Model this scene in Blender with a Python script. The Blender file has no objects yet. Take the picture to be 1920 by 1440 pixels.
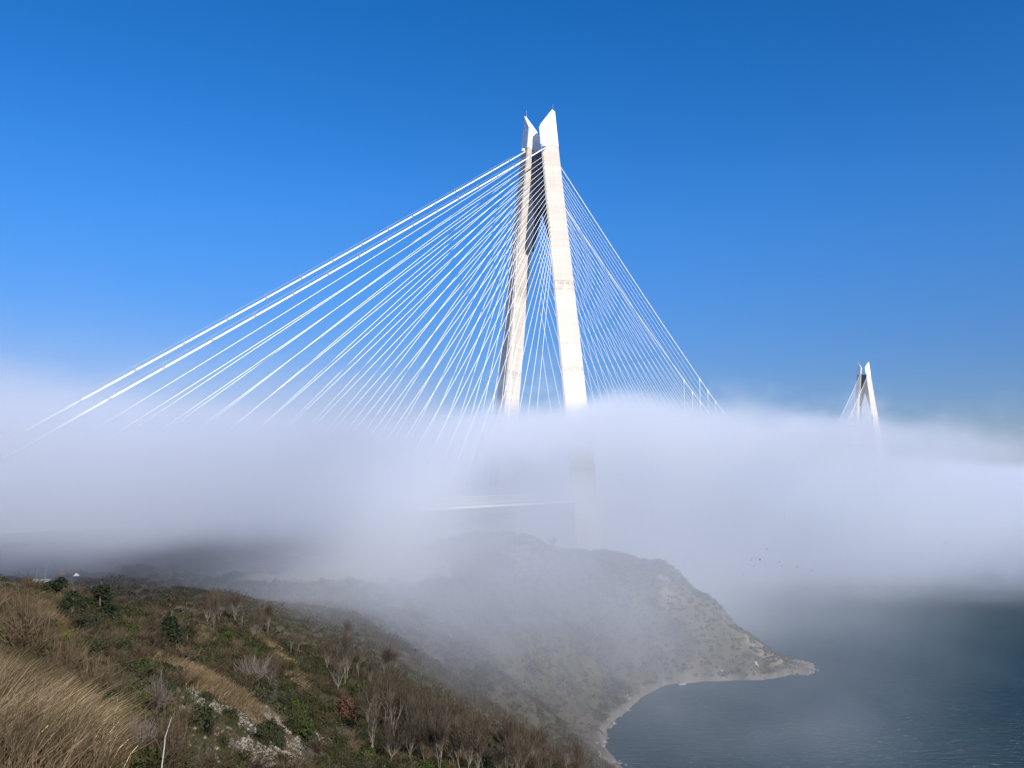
import bpy, bmesh, math, random
import numpy as np
from mathutils import Vector, Matrix

# ------------------------------------------------------------------ camera
S = bpy.context.scene
C = S.collection
F, PITCH, EYE = 1625.97, 0.108449, 85.1          # focal length in pixels of a 1920 wide frame, tilt, eye height above the sea
cam = bpy.data.cameras.new("camera")
cam.sensor_width = 36.0
cam.lens = F / 1920 * 36.0
cam.clip_start, cam.clip_end = 0.2, 40000
camo = bpy.data.objects.new("camera", cam)
camo.location = (0, 0, EYE)
camo.rotation_euler = (math.pi / 2 + PITCH, 0, 0)
C.objects.link(camo)
S.camera = camo
S.render.resolution_x, S.render.resolution_y = 1024, 768

# ------------------------------------------------------------------ sky, sun, exposure
SUN_AZ, SUN_EL = math.radians(149), math.radians(29)     # clockwise from the view direction (+Y), height
W = bpy.data.worlds.new("World")
S.world = W
W.use_nodes = True
wt = W.node_tree
for n in list(wt.nodes):
    wt.nodes.remove(n)
sky = wt.nodes.new("ShaderNodeTexSky")
sky.sky_type = 'NISHITA'
sky.sun_disc = False
sky.sun_elevation = SUN_EL
sky.sun_rotation = SUN_AZ
sky.altitude = 300
sky.air_density = 1.0
sky.dust_density = 0.25
sky.ozone_density = 4.0
hsv = wt.nodes.new("ShaderNodeHueSaturation")
hsv.inputs["Saturation"].default_value = 1.33
tint = wt.nodes.new("ShaderNodeMix")
tint.data_type = 'RGBA'
tint.blend_type = 'MULTIPLY'
tint.inputs[0].default_value = 1.0
tint.inputs[7].default_value = (0.97, 0.88, 1.05, 1)
bg = wt.nodes.new("ShaderNodeBackground")
bg.inputs["Strength"].default_value = 0.097
wo = wt.nodes.new("ShaderNodeOutputWorld")
wt.links.new(sky.outputs[0], hsv.inputs["Color"])
wt.links.new(hsv.outputs[0], tint.inputs[6])
# the band of air just over the horizon is dimmer and greyer
wtc = wt.nodes.new("ShaderNodeTexCoord")
wsep = wt.nodes.new("ShaderNodeSeparateXYZ")
wt.links.new(wtc.outputs["Generated"], wsep.inputs[0])
wr = wt.nodes.new("ShaderNodeValToRGB")
wr.color_ramp.interpolation = 'EASE'
wr.color_ramp.elements[0].position, wr.color_ramp.elements[0].color = 0.015, (0.44, 0.48, 0.55, 1)
wr.color_ramp.elements[1].position, wr.color_ramp.elements[1].color = 0.34, (1, 1, 1, 1)
wt.links.new(wsep.outputs[2], wr.inputs[0])
band = wt.nodes.new("ShaderNodeMix")
band.data_type = 'RGBA'
band.blend_type = 'MULTIPLY'
band.inputs[0].default_value = 1.0
wt.links.new(tint.outputs[2], band.inputs[6])
wt.links.new(wr.outputs[0], band.inputs[7])
wt.links.new(band.outputs[2], bg.inputs[0])
wt.links.new(bg.outputs[0], wo.inputs[0])
sun = bpy.data.lights.new("sun", 'SUN')
sun.energy = 5.0
sun.angle = math.radians(0.53)
sun.color = (1.0, 0.95, 0.88)
suno = bpy.data.objects.new("sun", sun)
sd = Vector((math.sin(SUN_AZ) * math.cos(SUN_EL), math.cos(SUN_AZ) * math.cos(SUN_EL), math.sin(SUN_EL)))
suno.rotation_euler = sd.to_track_quat('Z', 'Y').to_euler()
suno.location = (300, -200, 400)
C.objects.link(suno)
S.view_settings.view_transform = 'Standard'
S.view_settings.look = 'None'
S.view_settings.gamma = 1.0
S.view_settings.exposure = 0.58
cy = S.cycles
cy.volume_bounces = 10
cy.max_bounces = 12
cy.diffuse_bounces = 2
cy.glossy_bounces = 2
cy.transparent_max_bounces = 8
cy.volume_step_rate = 2.0
cy.volume_max_steps = 512
cy.use_denoising = True
cy.use_adaptive_sampling = True
cy.adaptive_threshold = 0.02
cy.caustics_reflective = False
cy.caustics_refractive = False

R = random.Random(7)
NP = np.random.RandomState(7)
CP, SP = math.cos(PITCH), math.sin(PITCH)


def at(px, py, Y):
    """the point on the ray through pixel (px, py) of the 1920x1440 photograph at ground distance Y"""
    u, v = (px - 960) / F, (720 - py) / F
    dy, dz = CP - v * SP, SP + v * CP
    t = Y / dy
    return Vector((u * t, Y, EYE + dz * t))


# ------------------------------------------------------------------ helpers
def tag(o, label=None, cat=None, group=None, kind=None):
    if label: o["label"] = label
    if cat: o["category"] = cat
    if group: o["group"] = group
    if kind: o["kind"] = kind
    return o


def empty(name, loc=(0, 0, 0), rz=0.0):
    o = bpy.data.objects.new(name, None)
    o.location = loc
    o.rotation_euler = (0, 0, rz)
    o.empty_display_size = 0.5
    C.objects.link(o)
    return o


def link(name, me, mats, parent=None, loc=None):
    o = bpy.data.objects.new(name, me)
    C.objects.link(o)
    if mats is not None:
        for m in (mats if isinstance(mats, (list, tuple)) else [mats]):
            if len(me.materials) < (len(mats) if isinstance(mats, (list, tuple)) else 1):
                me.materials.append(m)
    if parent is not None:
        o.parent = parent
    if loc is not None:
        o.location = loc
    return o


class MB:
    """collects vertices and faces, then becomes one mesh object"""
    def __init__(self):
        self.v, self.f, self.m = [], [], []

    def add(self, vs, fs, mi=0):
        b = len(self.v)
        self.v += [tuple(v) for v in vs]
        self.f += [tuple(i + b for i in f) for f in fs]
        self.m += [mi] * len(fs)

    def hull(self, bottom, top, mi=0):
        n = len(bottom)
        fs = [tuple(range(n))[::-1], tuple(range(n, 2 * n))]
        fs += [(i, (i + 1) % n, n + (i + 1) % n, n + i) for i in range(n)]
        self.add(list(bottom) + list(top), fs, mi)

    def box(self, c, s, rot=None, mi=0):
        x, y, z = s[0] / 2, s[1] / 2, s[2] / 2
        vs = [Vector(p) for p in ((-x, -y, -z), (x, -y, -z), (x, y, -z), (-x, y, -z), (-x, -y, z), (x, -y, z), (x, y, z), (-x, y, z))]
        if rot is not None:
            vs = [rot @ v for v in vs]
        vs = [v + Vector(c) for v in vs]
        self.hull(vs[:4], vs[4:], mi)

    def tube(self, pts, rad, n=6, mi=0, cap=True):
        pts = [Vector(p) for p in pts]
        if not isinstance(rad, (list, tuple)):
            rad = [rad] * len(pts)
        vs, fs = [], []
        prev = None
        for i, p in enumerate(pts):
            d = (pts[min(i + 1, len(pts) - 1)] - pts[max(i - 1, 0)]).normalized()
            a = prev if prev is not None else (Vector((0, 0, 1)) if abs(d.z) < 0.9 else Vector((1, 0, 0)))
            u = (a - d * a.dot(d)).normalized()
            prev = u
            w = d.cross(u)
            for k in range(n):
                t = 2 * math.pi * k / n
                vs.append(p + (u * math.cos(t) + w * math.sin(t)) * rad[i])
        for i in range(len(pts) - 1):
            for k in range(n):
                k2 = (k + 1) % n
                fs.append((i * n + k, i * n + k2, (i + 1) * n + k2, (i + 1) * n + k))
        if cap:
            fs.append(tuple(range(n))[::-1])
            fs.append(tuple(range((len(pts) - 1) * n, len(pts) * n)))
        self.add(vs, fs, mi)

    def mesh(self, name, smooth=False):
        me = bpy.data.meshes.new(name)
        me.from_pydata(self.v, [], self.f)
        if any(self.m):
            me.polygons.foreach_set("material_index", self.m)
        if smooth:
            me.polygons.foreach_set("use_smooth", [True] * len(self.f))
        me.update()
        return me

    def build(self, name, mats, parent=None, smooth=False, bevel=0.0, loc=None):
        o = link(name, self.mesh(name, smooth), mats, parent, loc)
        if bevel:
            b = o.modifiers.new("bevel", 'BEVEL')
            b.width = bevel
            b.segments = 2
            b.limit_method = 'ANGLE'
        return o


def fast_mesh(name, verts, quads, colors=None, smooth=False):
    """verts (n,3), quads (m,4) numpy arrays -> mesh; colors: per-vertex (n,) float stored as attribute 'tone'"""
    me = bpy.data.meshes.new(name)
    nv, nf, k = len(verts), len(quads), quads.shape[1]
    me.vertices.add(nv)
    me.vertices.foreach_set("co", np.ascontiguousarray(verts, dtype=np.float32).ravel())
    me.loops.add(nf * k)
    me.loops.foreach_set("vertex_index", np.ascontiguousarray(quads, dtype=np.int32).ravel())
    me.polygons.add(nf)
    me.polygons.foreach_set("loop_start", np.arange(0, nf * k, k, dtype=np.int32))
    me.polygons.foreach_set("loop_total", np.full(nf, k, dtype=np.int32))
    if smooth:
        me.polygons.foreach_set("use_smooth", np.ones(nf, dtype=bool))
    if colors is not None:
        for key, arr in colors.items():
            a = me.attributes.new(key, 'FLOAT', 'POINT')
            a.data.foreach_set("value", np.ascontiguousarray(arr, dtype=np.float32))
    me.update(calc_edges=True)
    return me


# ------------------------------------------------------------------ materials
def mat(name, col=(0.5, 0.5, 0.5), rough=0.7, metal=0.0, spec=0.3):
    m = bpy.data.materials.new(name)
    m.use_nodes = True
    nt = m.node_tree
    b = nt.nodes["Principled BSDF"]
    b.inputs["Base Color"].default_value = (*col, 1)
    b.inputs["Roughness"].default_value = rough
    b.inputs["Metallic"].default_value = metal
    b.inputs["Specular IOR Level"].default_value = spec
    return m, nt, b


def N(nt, t, **kw):
    n = nt.nodes.new(t)
    for k, v in kw.items():
        if k in ("ins",):
            for a, b in v.items():
                n.inputs[a].default_value = b
        else:
            setattr(n, k, v)
    return n


def ramp(nt, fac, stops):
    r = nt.nodes.new("ShaderNodeValToRGB")
    e = r.color_ramp.elements
    while len(e) < len(stops):
        e.new(0.5)
    for el, (p, c) in zip(e, stops):
        el.position = p
        el.color = (*c, 1) if len(c) == 3 else c
    nt.links.new(fac, r.inputs[0])
    return r.outputs[0]


def noise(nt, scale, detail=4, rough=0.55, coord=None, vec=None):
    n = nt.nodes.new("ShaderNodeTexNoise")
    n.inputs["Scale"].default_value = scale
    n.inputs["Detail"].default_value = detail
    n.inputs["Roughness"].default_value = rough
    if vec is None:
        tc = nt.nodes.new("ShaderNodeTexCoord")
        vec = tc.outputs[coord or "Object"]
    nt.links.new(vec, n.inputs["Vector"])
    return n.outputs["Fac"]


def mixc(nt, fac, a, b, mode='MIX'):
    m = nt.nodes.new("ShaderNodeMix")
    m.data_type = 'RGBA'
    m.blend_type = mode
    for sock, val in ((m.inputs[0], fac), (m.inputs[6], a), (m.inputs[7], b)):
        if hasattr(val, "node"):
            nt.links.new(val, sock)
        elif isinstance(val, (int, float)):
            sock.default_value = val
        else:
            sock.default_value = (*val, 1)
    return m.outputs[2]


def math2(nt, op, a, b=0.0, c=None):
    m = nt.nodes.new("ShaderNodeMath")
    m.operation = op
    for i, v in enumerate((a, b) if c is None else (a, b, c)):
        if hasattr(v, "node"):
            nt.links.new(v, m.inputs[i])
        else:
            m.inputs[i].default_value = v
    return m.outputs[0]


def bump(nt, b, h, strength=0.3, dist=0.1):
    n = nt.nodes.new("ShaderNodeBump")
    n.inputs["Strength"].default_value = strength
    n.inputs["Distance"].default_value = dist
    nt.links.new(h, n.inputs["Height"])
    nt.links.new(n.outputs[0], b.inputs["Normal"])


def attr(nt, name):
    a = nt.nodes.new("ShaderNodeAttribute")
    a.attribute_name = name
    return a.outputs["Fac"]


def concrete_mat():
    m, nt, b = mat("concrete", rough=0.85, spec=0.2)
    tc = N(nt, "ShaderNodeTexCoord")
    sep = N(nt, "ShaderNodeSeparateXYZ")
    nt.links.new(tc.outputs["Object"], sep.inputs[0])
    z = sep.outputs[2]
    # climbing-formwork lifts every 4.5 m, with a thin darker joint
    lift = math2(nt, 'FRACT', math2(nt, 'DIVIDE', z, 4.5))
    joint = math2(nt, 'LESS_THAN', lift, 0.09)
    lid = math2(nt, 'FLOOR', math2(nt, 'DIVIDE', z, 4.5))
    wn = N(nt, "ShaderNodeTexWhiteNoise", noise_dimensions='1D')
    nt.links.new(lid, wn.inputs["W"])
    base = ramp(nt, wn.outputs["Value"], [(0, (0.475, 0.44, 0.39)), (0.5, (0.505, 0.47, 0.42)), (1, (0.53, 0.495, 0.445))])
    mp = N(nt, "ShaderNodeMapping")
    mp.inputs["Scale"].default_value = (0.55, 0.55, 0.10)
    nt.links.new(tc.outputs["Object"], mp.inputs[0])
    st = noise(nt, 1.0, 5, 0.6, vec=mp.outputs[0])
    base = mixc(nt, ramp(nt, st, [(0.42, (0, 0, 0)), (0.72, (0.45, 0.45, 0.45))]), base, (0.42, 0.37, 0.32))
    base = mixc(nt, math2(nt, 'MULTIPLY', joint, 0.26), base, (0.27, 0.23, 0.2))
    # tie holes on a grid, only on the upper half where the stays are anchored
    sx = math2(nt, 'ADD', math2(nt, 'MULTIPLY', sep.outputs[0], 0.87), math2(nt, 'MULTIPLY', sep.outputs[1], 0.5))
    gx = math2(nt, 'ABSOLUTE', math2(nt, 'SUBTRACT', math2(nt, 'FRACT', math2(nt, 'DIVIDE', sx, 1.5)), 0.5))
    gz = math2(nt, 'ABSOLUTE', math2(nt, 'SUBTRACT', math2(nt, 'FRACT', math2(nt, 'DIVIDE', z, 2.25)), 0.5))
    dot = math2(nt, 'MULTIPLY', math2(nt, 'LESS_THAN', gx, 0.13), math2(nt, 'LESS_THAN', gz, 0.10))
    upper = math2(nt, 'GREATER_THAN', z, 205.0)
    base = mixc(nt, math2(nt, 'MULTIPLY', math2(nt, 'MULTIPLY', dot, upper), 0.7), base, (0.2, 0.17, 0.15))
    # the dark blotched bands where the shuttering changed
    for zc, wdt in ((205.0, 3.2), (168.0, 0.8), (152.0, 1.2)):
        band = math2(nt, 'LESS_THAN', math2(nt, 'ABSOLUTE', math2(nt, 'SUBTRACT', z, zc)), wdt)
        bl = ramp(nt, noise(nt, 0.9, 3), [(0.45, (0, 0, 0)), (0.62, (0.55, 0.55, 0.55))])
        base = mixc(nt, math2(nt, 'MULTIPLY', band, bl), base, (0.22, 0.19, 0.17))
    nt.links.new(base, b.inputs["Base Color"])
    bump(nt, b, noise(nt, 0.8, 4), 0.15, 0.15)
    return m


M = {}
M["concrete"] = concrete_mat()
m, nt, b = mat("white_steel", rough=0.45, spec=0.4)
nt.links.new(ramp(nt, noise(nt, 0.15, 4), [(0.3, (0.76, 0.77, 0.79)), (0.7, (0.84, 0.84, 0.84))]), b.inputs["Base Color"])
M["white_steel"] = m
m, nt, b = mat("blue_steel", rough=0.5, spec=0.3)
nt.links.new(ramp(nt, noise(nt, 0.1, 5), [(0.3, (0.040, 0.060, 0.105)), (0.7, (0.060, 0.088, 0.14))]), b.inputs["Base Color"])
M["blue_steel"] = m
M["cable"] = mat("cable_sheath", (0.82, 0.80, 0.77), 0.5)[0]
m, nt, b = mat("deck_steel", rough=0.6)
nt.links.new(ramp(nt, noise(nt, 0.2, 4), [(0.3, (0.42, 0.42, 0.43)), (0.7, (0.55, 0.55, 0.55))]), b.inputs["Base Color"])
M["deck"] = m
M["asphalt"] = mat("asphalt", (0.05, 0.05, 0.053), 0.9)[0]
M["galv"] = mat("galvanised_steel", (0.45, 0.45, 0.46), 0.45, 0.6)[0]
M["dark_metal"] = mat("dark_metal", (0.04, 0.04, 0.045), 0.6)[0]

# ------------------------------------------------------------------ bridge
TX, TY, AZ, Q0, Q1, SPAN = 17.998, 544.373, 0.522806, 33.4552, 4.33373, 1408.0
bv = Vector((math.sin(AZ), math.cos(AZ), 0))
pv = Vector((math.cos(AZ), -math.sin(AZ), 0))
ORG = Vector((TX, TY, 0))


def bp(s, q, z):
    """bridge coordinates: s along the axis from the near tower, q across (+ towards the sunny side), z up"""
    return ORG + bv * s + pv * q + Vector((0, 0, z))


def qin(z):
    return Q0 + (Q1 - Q0) * z / 300.0


def kz(z):
    return 1.155 - 0.0013 * z


def section(z, grow=0.0, topcut=None):
    """leg section in (s, q outwards from the inner face); a triangle with its point cut off"""
    k = kz(z)
    w, e, h = 9.0 * k + grow, 2.6 * k + grow * 0.6, 10.6 * k + grow
    return [(-w, -grow), (-w, 1.3 * k), (-e, h), (e, h), (w, 1.3 * k), (w, -grow)]


bridge = empty("suspension_bridge", ORG)
tag(bridge, "white cable-stayed suspension bridge with paired concrete towers rising out of the fog", "bridge")


def loc(v):
    return v - ORG


def tower(s0, zb):
    for side in (1, -1):
        mb = MB()
        zs = [zb, 60, 120, 180, 240, 298]
        rings = []
        for z in zs:
            r = [loc(bp(s0 + s, side * (qin(z) + q), z)) for s, q in section(z)]
            rings.append(r if side == 1 else r[::-1])
        n = 6
        vs = [v for r in rings for v in r]
        fs = [tuple(range(n))[::-1], tuple(range(n * (len(zs) - 1), n * len(zs)))]
        for i in range(len(zs) - 1):
            fs += [(i * n + k, i * n + (k + 1) % n, (i + 1) * n + (k + 1) % n, (i + 1) * n + k) for k in range(n)]
        mb.add(vs, fs)
        leg = mb.build("tower_leg", M["concrete"], bridge)
        # steel cap, cut on a slant: high at the outer edge, low at the inner face
        mb = MB()
        lo, hi = [], []
        zc = 298.003
        for s, q in section(zc, 0.12):
            lo.append(loc(bp(s0 + s, side * (qin(zc) + q), zc)))
        sec = section(310, 0.12)
        hm = max(q for _, q in sec)
        for s, q in sec:
            z = 322.0 - (hm - q) / hm * 12.0
            hi.append(loc(bp(s0 + s, side * (qin(z) + q), z)))
        if side == -1:
            lo, hi = lo[::-1], hi[::-1]
        mb.hull(lo, hi)
        cap = mb.build("leg_cap", M["white_steel"], leg)
        mb = MB()
        tip = loc(bp(s0, side * (qin(321) + hm - 0.6), 321.2))
        mb.tube([tip, tip + Vector((0, 0, 1.2))], 0.35, 6)
        mb.tube([tip + Vector((0, 0, 1.2)), tip + Vector((0, 0, 5.2))], 0.12, 5)
        mb.build("lightning_rod", M["galv"], leg)
        # saddle housing where the main cable enters the leg
        mb = MB()
        mb.box(loc(bp(s0 - 7.4, side * 8.0, 296.6)), (1.5, 1.5, 1.6), Matrix.Rotation(-AZ, 3, 'Z'))
        mb.build("cable_saddle", M["white_steel"], leg)
    # inverted-V steel cross beam between the legs
    mb = MB()
    zt, zl, za = 296.5, 233.0, 258.0
    prof = []
    qt, ql = qin(zt) + 0.2, qin(zl) + 0.25
    prof = [(-qt, zt), (-ql, zl), (-ql + 3.2, zl - 1.2), (-1.0, za), (1.0, za), (ql - 3.2, zl - 1.2), (ql, zl), (qt, zt)]
    front = [loc(bp(s0 - 0.6, q, z)) for q, z in prof]
    back = [loc(bp(s0 + 5.6, q, z)) for q, z in prof]
    mb.hull(front, back)
    mb.build("cross_beam", M["blue_steel"], bridge)


def stay_top(s0, side, sg, k):
    z = 290 - 2.95 * k
    kk = kz(z)
    return bp(s0 + sg * 8.6 * kk, side * (qin(z) + 1.6 * kk), z)


def stay_foot(s0, side, sg, k):
    # sg -1: towards the land (15 m apart); +1: over the water (24 m apart); for the far tower mirrored
    land = (sg == -1) if s0 < 700 else (sg == 1)
    d = 346 - 15.0 * k if land else 552 - 24.0 * k
    return bp(s0 + sg * d, side * 8.0, 72.8)


def catenary(a, b, sag, n=10):
    return [a.lerp(b, t / n) - Vector((0, 0, sag * 4 * (t / n) * (1 - t / n))) for t in range(n + 1)]


tower(0, 12)
tower(SPAN, 5)
for side in (1, -1):
    for sg in (-1, 1):
        for k in range(22):
            a, c = stay_top(0, side, sg, k), stay_foot(0, side, sg, k)
            mb = MB()
            L_ = (a - c).length
            mb.tube([loc(p) for p in catenary(a, c, L_ * 0.004, 8)], 0.118, 6)
            stay = mb.build("stay_cable", M["cable"], bridge, smooth=True)
            mb = MB()
            d = (c - a).normalized()
            mb.tube([loc(a - d * 0.5), loc(a + d * 1.4)], 0.28, 6)
            mb.build("anchor_sleeve", M["galv"], stay)
mb = MB()
for side in (1, -1):
    for sg in (-1, 1):
        for k in range(22):
            a, c = stay_top(SPAN, side, sg, k), stay_foot(SPAN, side, sg, k)
            mb.tube([loc(p) for p in catenary(a, c, (a - c).length * 0.004, 4)], 0.17, 5)
tag(mb.build("stay_cable", M["cable"], bridge, smooth=True), kind="stuff")


def main_z(s):
    s = min(s, SPAN - s)
    z0, s1 = 295.5, 300.0
    if s < s1:
        z1 = 177.0
        return z0 + (z1 - z0) * s / s1 - 3.0 * math.sin(math.pi * s / s1) * 0.6
    return 99.0 + 78.0 * ((704.0 - s) / 404.0) ** 2


for side in (1, -1):
    mb = MB()
    mb.tube([loc(bp(s, side * 7.6, main_z(s))) for s in [0] + list(range(15, 1400, 15)) + [SPAN]], 0.33, 8)
    mb.build("main_cable", M["cable"], bridge, smooth=True)
    for s0, sg in ((0, -1), (SPAN, 1)):
        mb = MB()
        a, c = bp(s0 + sg * 5, side * 7.6, 296.3), bp(s0 + sg * 368, side * 7.6, 73)
        pts = catenary(a, c, 1.2, 24)
        mb.tube([loc(p) for p in pts], 0.37, 8)
        bs = mb.build("backstay_cable", M["cable"], bridge, smooth=True)
        d = (c - a).normalized()
        for t in np.arange(0.06, 0.98, 0.055):
            i = t * 24
            p = pts[int(i)].lerp(pts[int(i) + 1], i - int(i))
            mb = MB()
            mb.tube([loc(p - d * 0.5), loc(p + d * 0.5)], 0.58, 8)
            for w in (-0.5, 0.5):
                mb.tube([loc(p + pv * w + Vector((0, 0, 0.3))), loc(p + pv * w + Vector((0, 0, 2.0)))], 0.07, 4)
            mb.build("cable_clamp", M["galv"], bs)
        mb = MB()
        for w in (-0.5, 0.5):
            mb.tube([loc(p + pv * w + Vector((0, 0, 1.7))) for p in pts[1:]], 0.05, 4)
        mb.build("hand_rope", M["galv"], bs)
    for i in range(6):
        s = 300.0 + 24.0 * i
        mb = MB()
        t_ = loc(bp(s, side * 7.6, main_z(s)))
        mb.tube([loc(bp(s, side * 7.6, 72.5)), t_], 0.16, 6)
        h = mb.build("hanger", M["cable"], bridge)
        mb = MB()
        d = (bp(s + 1, side * 7.6, main_z(s + 1)) - bp(s, side * 7.6, main_z(s))).normalized()
        mb.tube([t_ - d * 1.0, t_ + d * 1.0], 0.62, 8)
        mb.tube([t_ - Vector((0, 0, 2.6)), t_], 0.42, 6)
        mb.build("hanger_clamp", M["cable"], h)
mb = MB()
for side in (1, -1):
    s = 444.0
    while s < 970:
        mb.tube([loc(bp(s, side * 7.6, 72.5)), loc(bp(s, side * 7.6, main_z(s)))], 0.16, 4)
        s += 24.0
tag(mb.build("hanger", M["cable"], bridge), kind="stuff")

# deck: flat steel box with pointed edges, road surface, railings and wind screen posts
mb = MB()
sec = [(-29.2, 71.2), (-24.5, 67.0), (-17, 66.4), (17, 66.4), (24.5, 67.0), (29.2, 71.2), (28.4, 72.0), (-28.4, 72.0)]
cuts = [-420, -300, -150, 0, 200, 400, 704, 1000, 1408, 1720]
rings = [[loc(bp(s, q, z)) for q, z in sec] for s in cuts]
n = len(sec)
fs = [tuple(range(n)), tuple(range(n * (len(cuts) - 1), n * len(cuts)))[::-1]]
for i in range(len(cuts) - 1):
    fs += [(i * n + k, (i + 1) * n + k, (i + 1) * n + (k + 1) % n, i * n + (k + 1) % n) for k in range(n)]
mb.add([v for r in rings for v in r], fs)
deck = mb.build("deck", M["deck"], bridge)
mb = MB()
for q0, q1 in ((-27, -9.2), (9.2, 27)):
    mb.add([loc(bp(-419, q0, 72.02)), loc(bp(-419, q1, 72.02)), loc(bp(1719, q1, 72.02)), loc(bp(1719, q0, 72.02))], [(0, 1, 2, 3)])
mb.build("carriageway", M["asphalt"], deck)
for q in (28.1, -28.1):
    mb = MB()
    s = -400.0
    while s < 700:
        mb.tube([loc(bp(s, q, 71.9)), loc(bp(s, q, 76.4))], 0.11, 4)
        s += 2.5
    for z in (72.6, 73.2, 76.4):
        mb.tube([loc(bp(-400, q, z)), loc(bp(700, q, z))], 0.09, 4)
    mb.build("wind_screen", M["cable"], bridge)
    mb = MB()
    mb.add([loc(bp(-400, q * 1.035, 70.9)), loc(bp(700, q * 1.035, 70.9)), loc(bp(700, q * 1.035, 71.5)), loc(bp(-400, q * 1.035, 71.5)),
            loc(bp(-400, q * 1.045, 70.9)), loc(bp(700, q * 1.045, 70.9)), loc(bp(700, q * 1.045, 71.5)), loc(bp(-400, q * 1.045, 71.5))],
           [(0, 1, 2, 3), (7, 6, 5, 4), (0, 4, 5, 1), (1, 5, 6, 2), (2, 6, 7, 3), (3, 7, 4, 0)])
    mb.build("edge_beam", M["white_steel"], bridge)
for s in (-60.0, -130.0, -200.0):
    mb = MB()
    for q in (-14, 14):
        mb.hull([loc(bp(s + a, q + c, -4)) for a, c in ((-2.5, -4), (2.5, -4), (2.5, 4), (-2.5, 4))],
                [loc(bp(s + a, q + c, 66.3)) for a, c in ((-2.0, -3.5), (2.0, -3.5), (2.0, 3.5), (-2.0, 3.5))])
    mb.build("pier", M["concrete"], bridge)

#TERRAIN
# ------------------------------------------------------------------ terrain
CTRL = [  # pixel x, pixel y, ground distance: points of the land surface
    # near hillside
    (0, 1110, 75), (100, 1120, 85), (200, 1145, 95), (300, 1160, 110), (420, 1180, 125), (520, 1215, 135),
    (0, 1230, 28), (120, 1240, 36), (230, 1260, 48), (330, 1250, 62), (420, 1250, 80), (520, 1275, 95),
    (0, 1330, 14), (100, 1340, 18), (200, 1370, 26), (300, 1370, 36), (420, 1330, 50), (520, 1330, 66),
    (0, 1440, 8.5), (120, 1440, 11), (220, 1440, 15), (330, 1440, 27), (450, 1430, 40), (560, 1430, 52),
    (640, 1300, 112), (640, 1400, 75), (720, 1330, 120), (720, 1420, 88), (800, 1370, 118), (800, 1440, 92), (900, 1430, 122),
    (960, 1440, 130), (1000, 1490, 118), (860, 1520, 85), (700, 1560, 55), (500, 1600, 30),
    # valley behind it, hidden and in the fog
    (300, 1120, 190), (500, 1150, 190), (650, 1190, 200), (800, 1260, 210), (900, 1330, 210), (980, 1385, 215),
    (-150, 1130, 150), (0, 1132, 150), (100, 1142, 150), (200, 1155, 150), (-100, 1118, 220), (30, 1116, 220), (160, 1112, 220),
    # yard and earthworks at the left
    (-100, 1085, 300), (0, 1088, 290), (120, 1088, 300), (240, 1075, 320), (0, 1050, 385), (120, 1046, 390), (240, 1046, 390),
    (-100, 1050, 400), (60, 1020, 440), (250, 1018, 440), (450, 1095, 290), (560, 1085, 310), (700, 1085, 310), (560, 1050, 350), (700, 1045, 360),
    (450, 1030, 420), (760, 1060, 350),
    # far slope, headland ridge and shore
    (700, 1150, 260), (800, 1150, 280), (900, 1200, 290), (1000, 1300, 282), (1060, 1395, 262), (850, 1060, 350), (880, 1000, 430), (1000, 1015, 425),
    (930, 1080, 350), (1000, 1180, 330), (1100, 1230, 345), (1100, 1120, 370), (1050, 1040, 405), (1170, 1042, 405), (1240, 1075, 400), (1272, 1110, 398),
    (1200, 1150, 385), (1300, 1180, 385), (1340, 1125, 402), (1400, 1170, 402), (1250, 1230, 380), (1350, 1240, 384), (1450, 1210, 398), (1500, 1232, 400),
]
SHORE = [(1165, 1440), (1140, 1400), (1135, 1368), (1165, 1335), (1195, 1305), (1230, 1280), (1262, 1268), (1330, 1270), (1400, 1272), (1450, 1258), (1500, 1246), (1535, 1241)]
pts, zz = [], []
for px, py, Y in CTRL:
    p = at(px, py, Y)
    pts.append((p.x, p.y)); zz.append(p.z)
for px, py in SHORE:
    u, v = (px - 960) / F, (720 - py) / F
    t = -EYE / (SP + v * CP)
    x, y = u * t, (CP - v * SP) * t
    pts.append((x, y)); zz.append(0.0)
    pts.append((x + 9, y - 4)); zz.append(-2.2)
for x, y, z in [(70, 200, -4), (60, 240, -2), (100, 280, -8), (160, 320, -9), (200, 360, -8), (90, 120, -6), (160, 410, -3), (190, 430, -8), (130, 440, -5),
                (110, 460, -4), (80, 500, -2), (250, 500, -15), (120, 600, -14), (60, 620, -6), (300, 250, -20), (20, 590, 8), (30, 540, 12), (-10, 520, 20), (-60, 500, 40),
                (-150, 520, 52), (-300, 500, 62), (-100, 650, 30), (-300, 700, 60), (-450, 400, 62), (-450, 200, 66), (-300, 100, 80), (-150, 40, 86), (-60, 0, 86.5),
                (-20, -2, 84.6), (0, -3, 83.6), (0, 0, 83.4), (0, 3, 82.6), (4, 8, 80.6), (20, 10, 76), (40, 20, 64), (60, 50, 45), (75, 90, 22), (78, 140, 6),
                (60, 170, 6), (30, 150, 30), (0, -40, 84), (60, -40, 70), (140, 30, 2), (200, 100, -15), (-150, -60, 88), (-60, 12, 83.5), (-100, 30, 83.5)]:
    pts.append((x, y)); zz.append(z)
pts, zz = np.array(pts), np.array(zz)
WS = 100.0


def warp(p):
    """compress distance so that near points, set closer together, weigh as much as far ones"""
    p = np.asarray(p, dtype=float)
    r = np.hypot(p[:, 0], p[:, 1])
    k = np.log1p(r / 20.0) / np.maximum(r / 20.0, 1e-6)
    k = np.where(r < 1e-6, 1.0, k)
    return p * k[:, None] / 20.0


def tps(r2):
    return np.where(r2 > 1e-12, 0.5 * r2 * np.log(np.maximum(r2, 1e-12)), 0.0)


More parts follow.
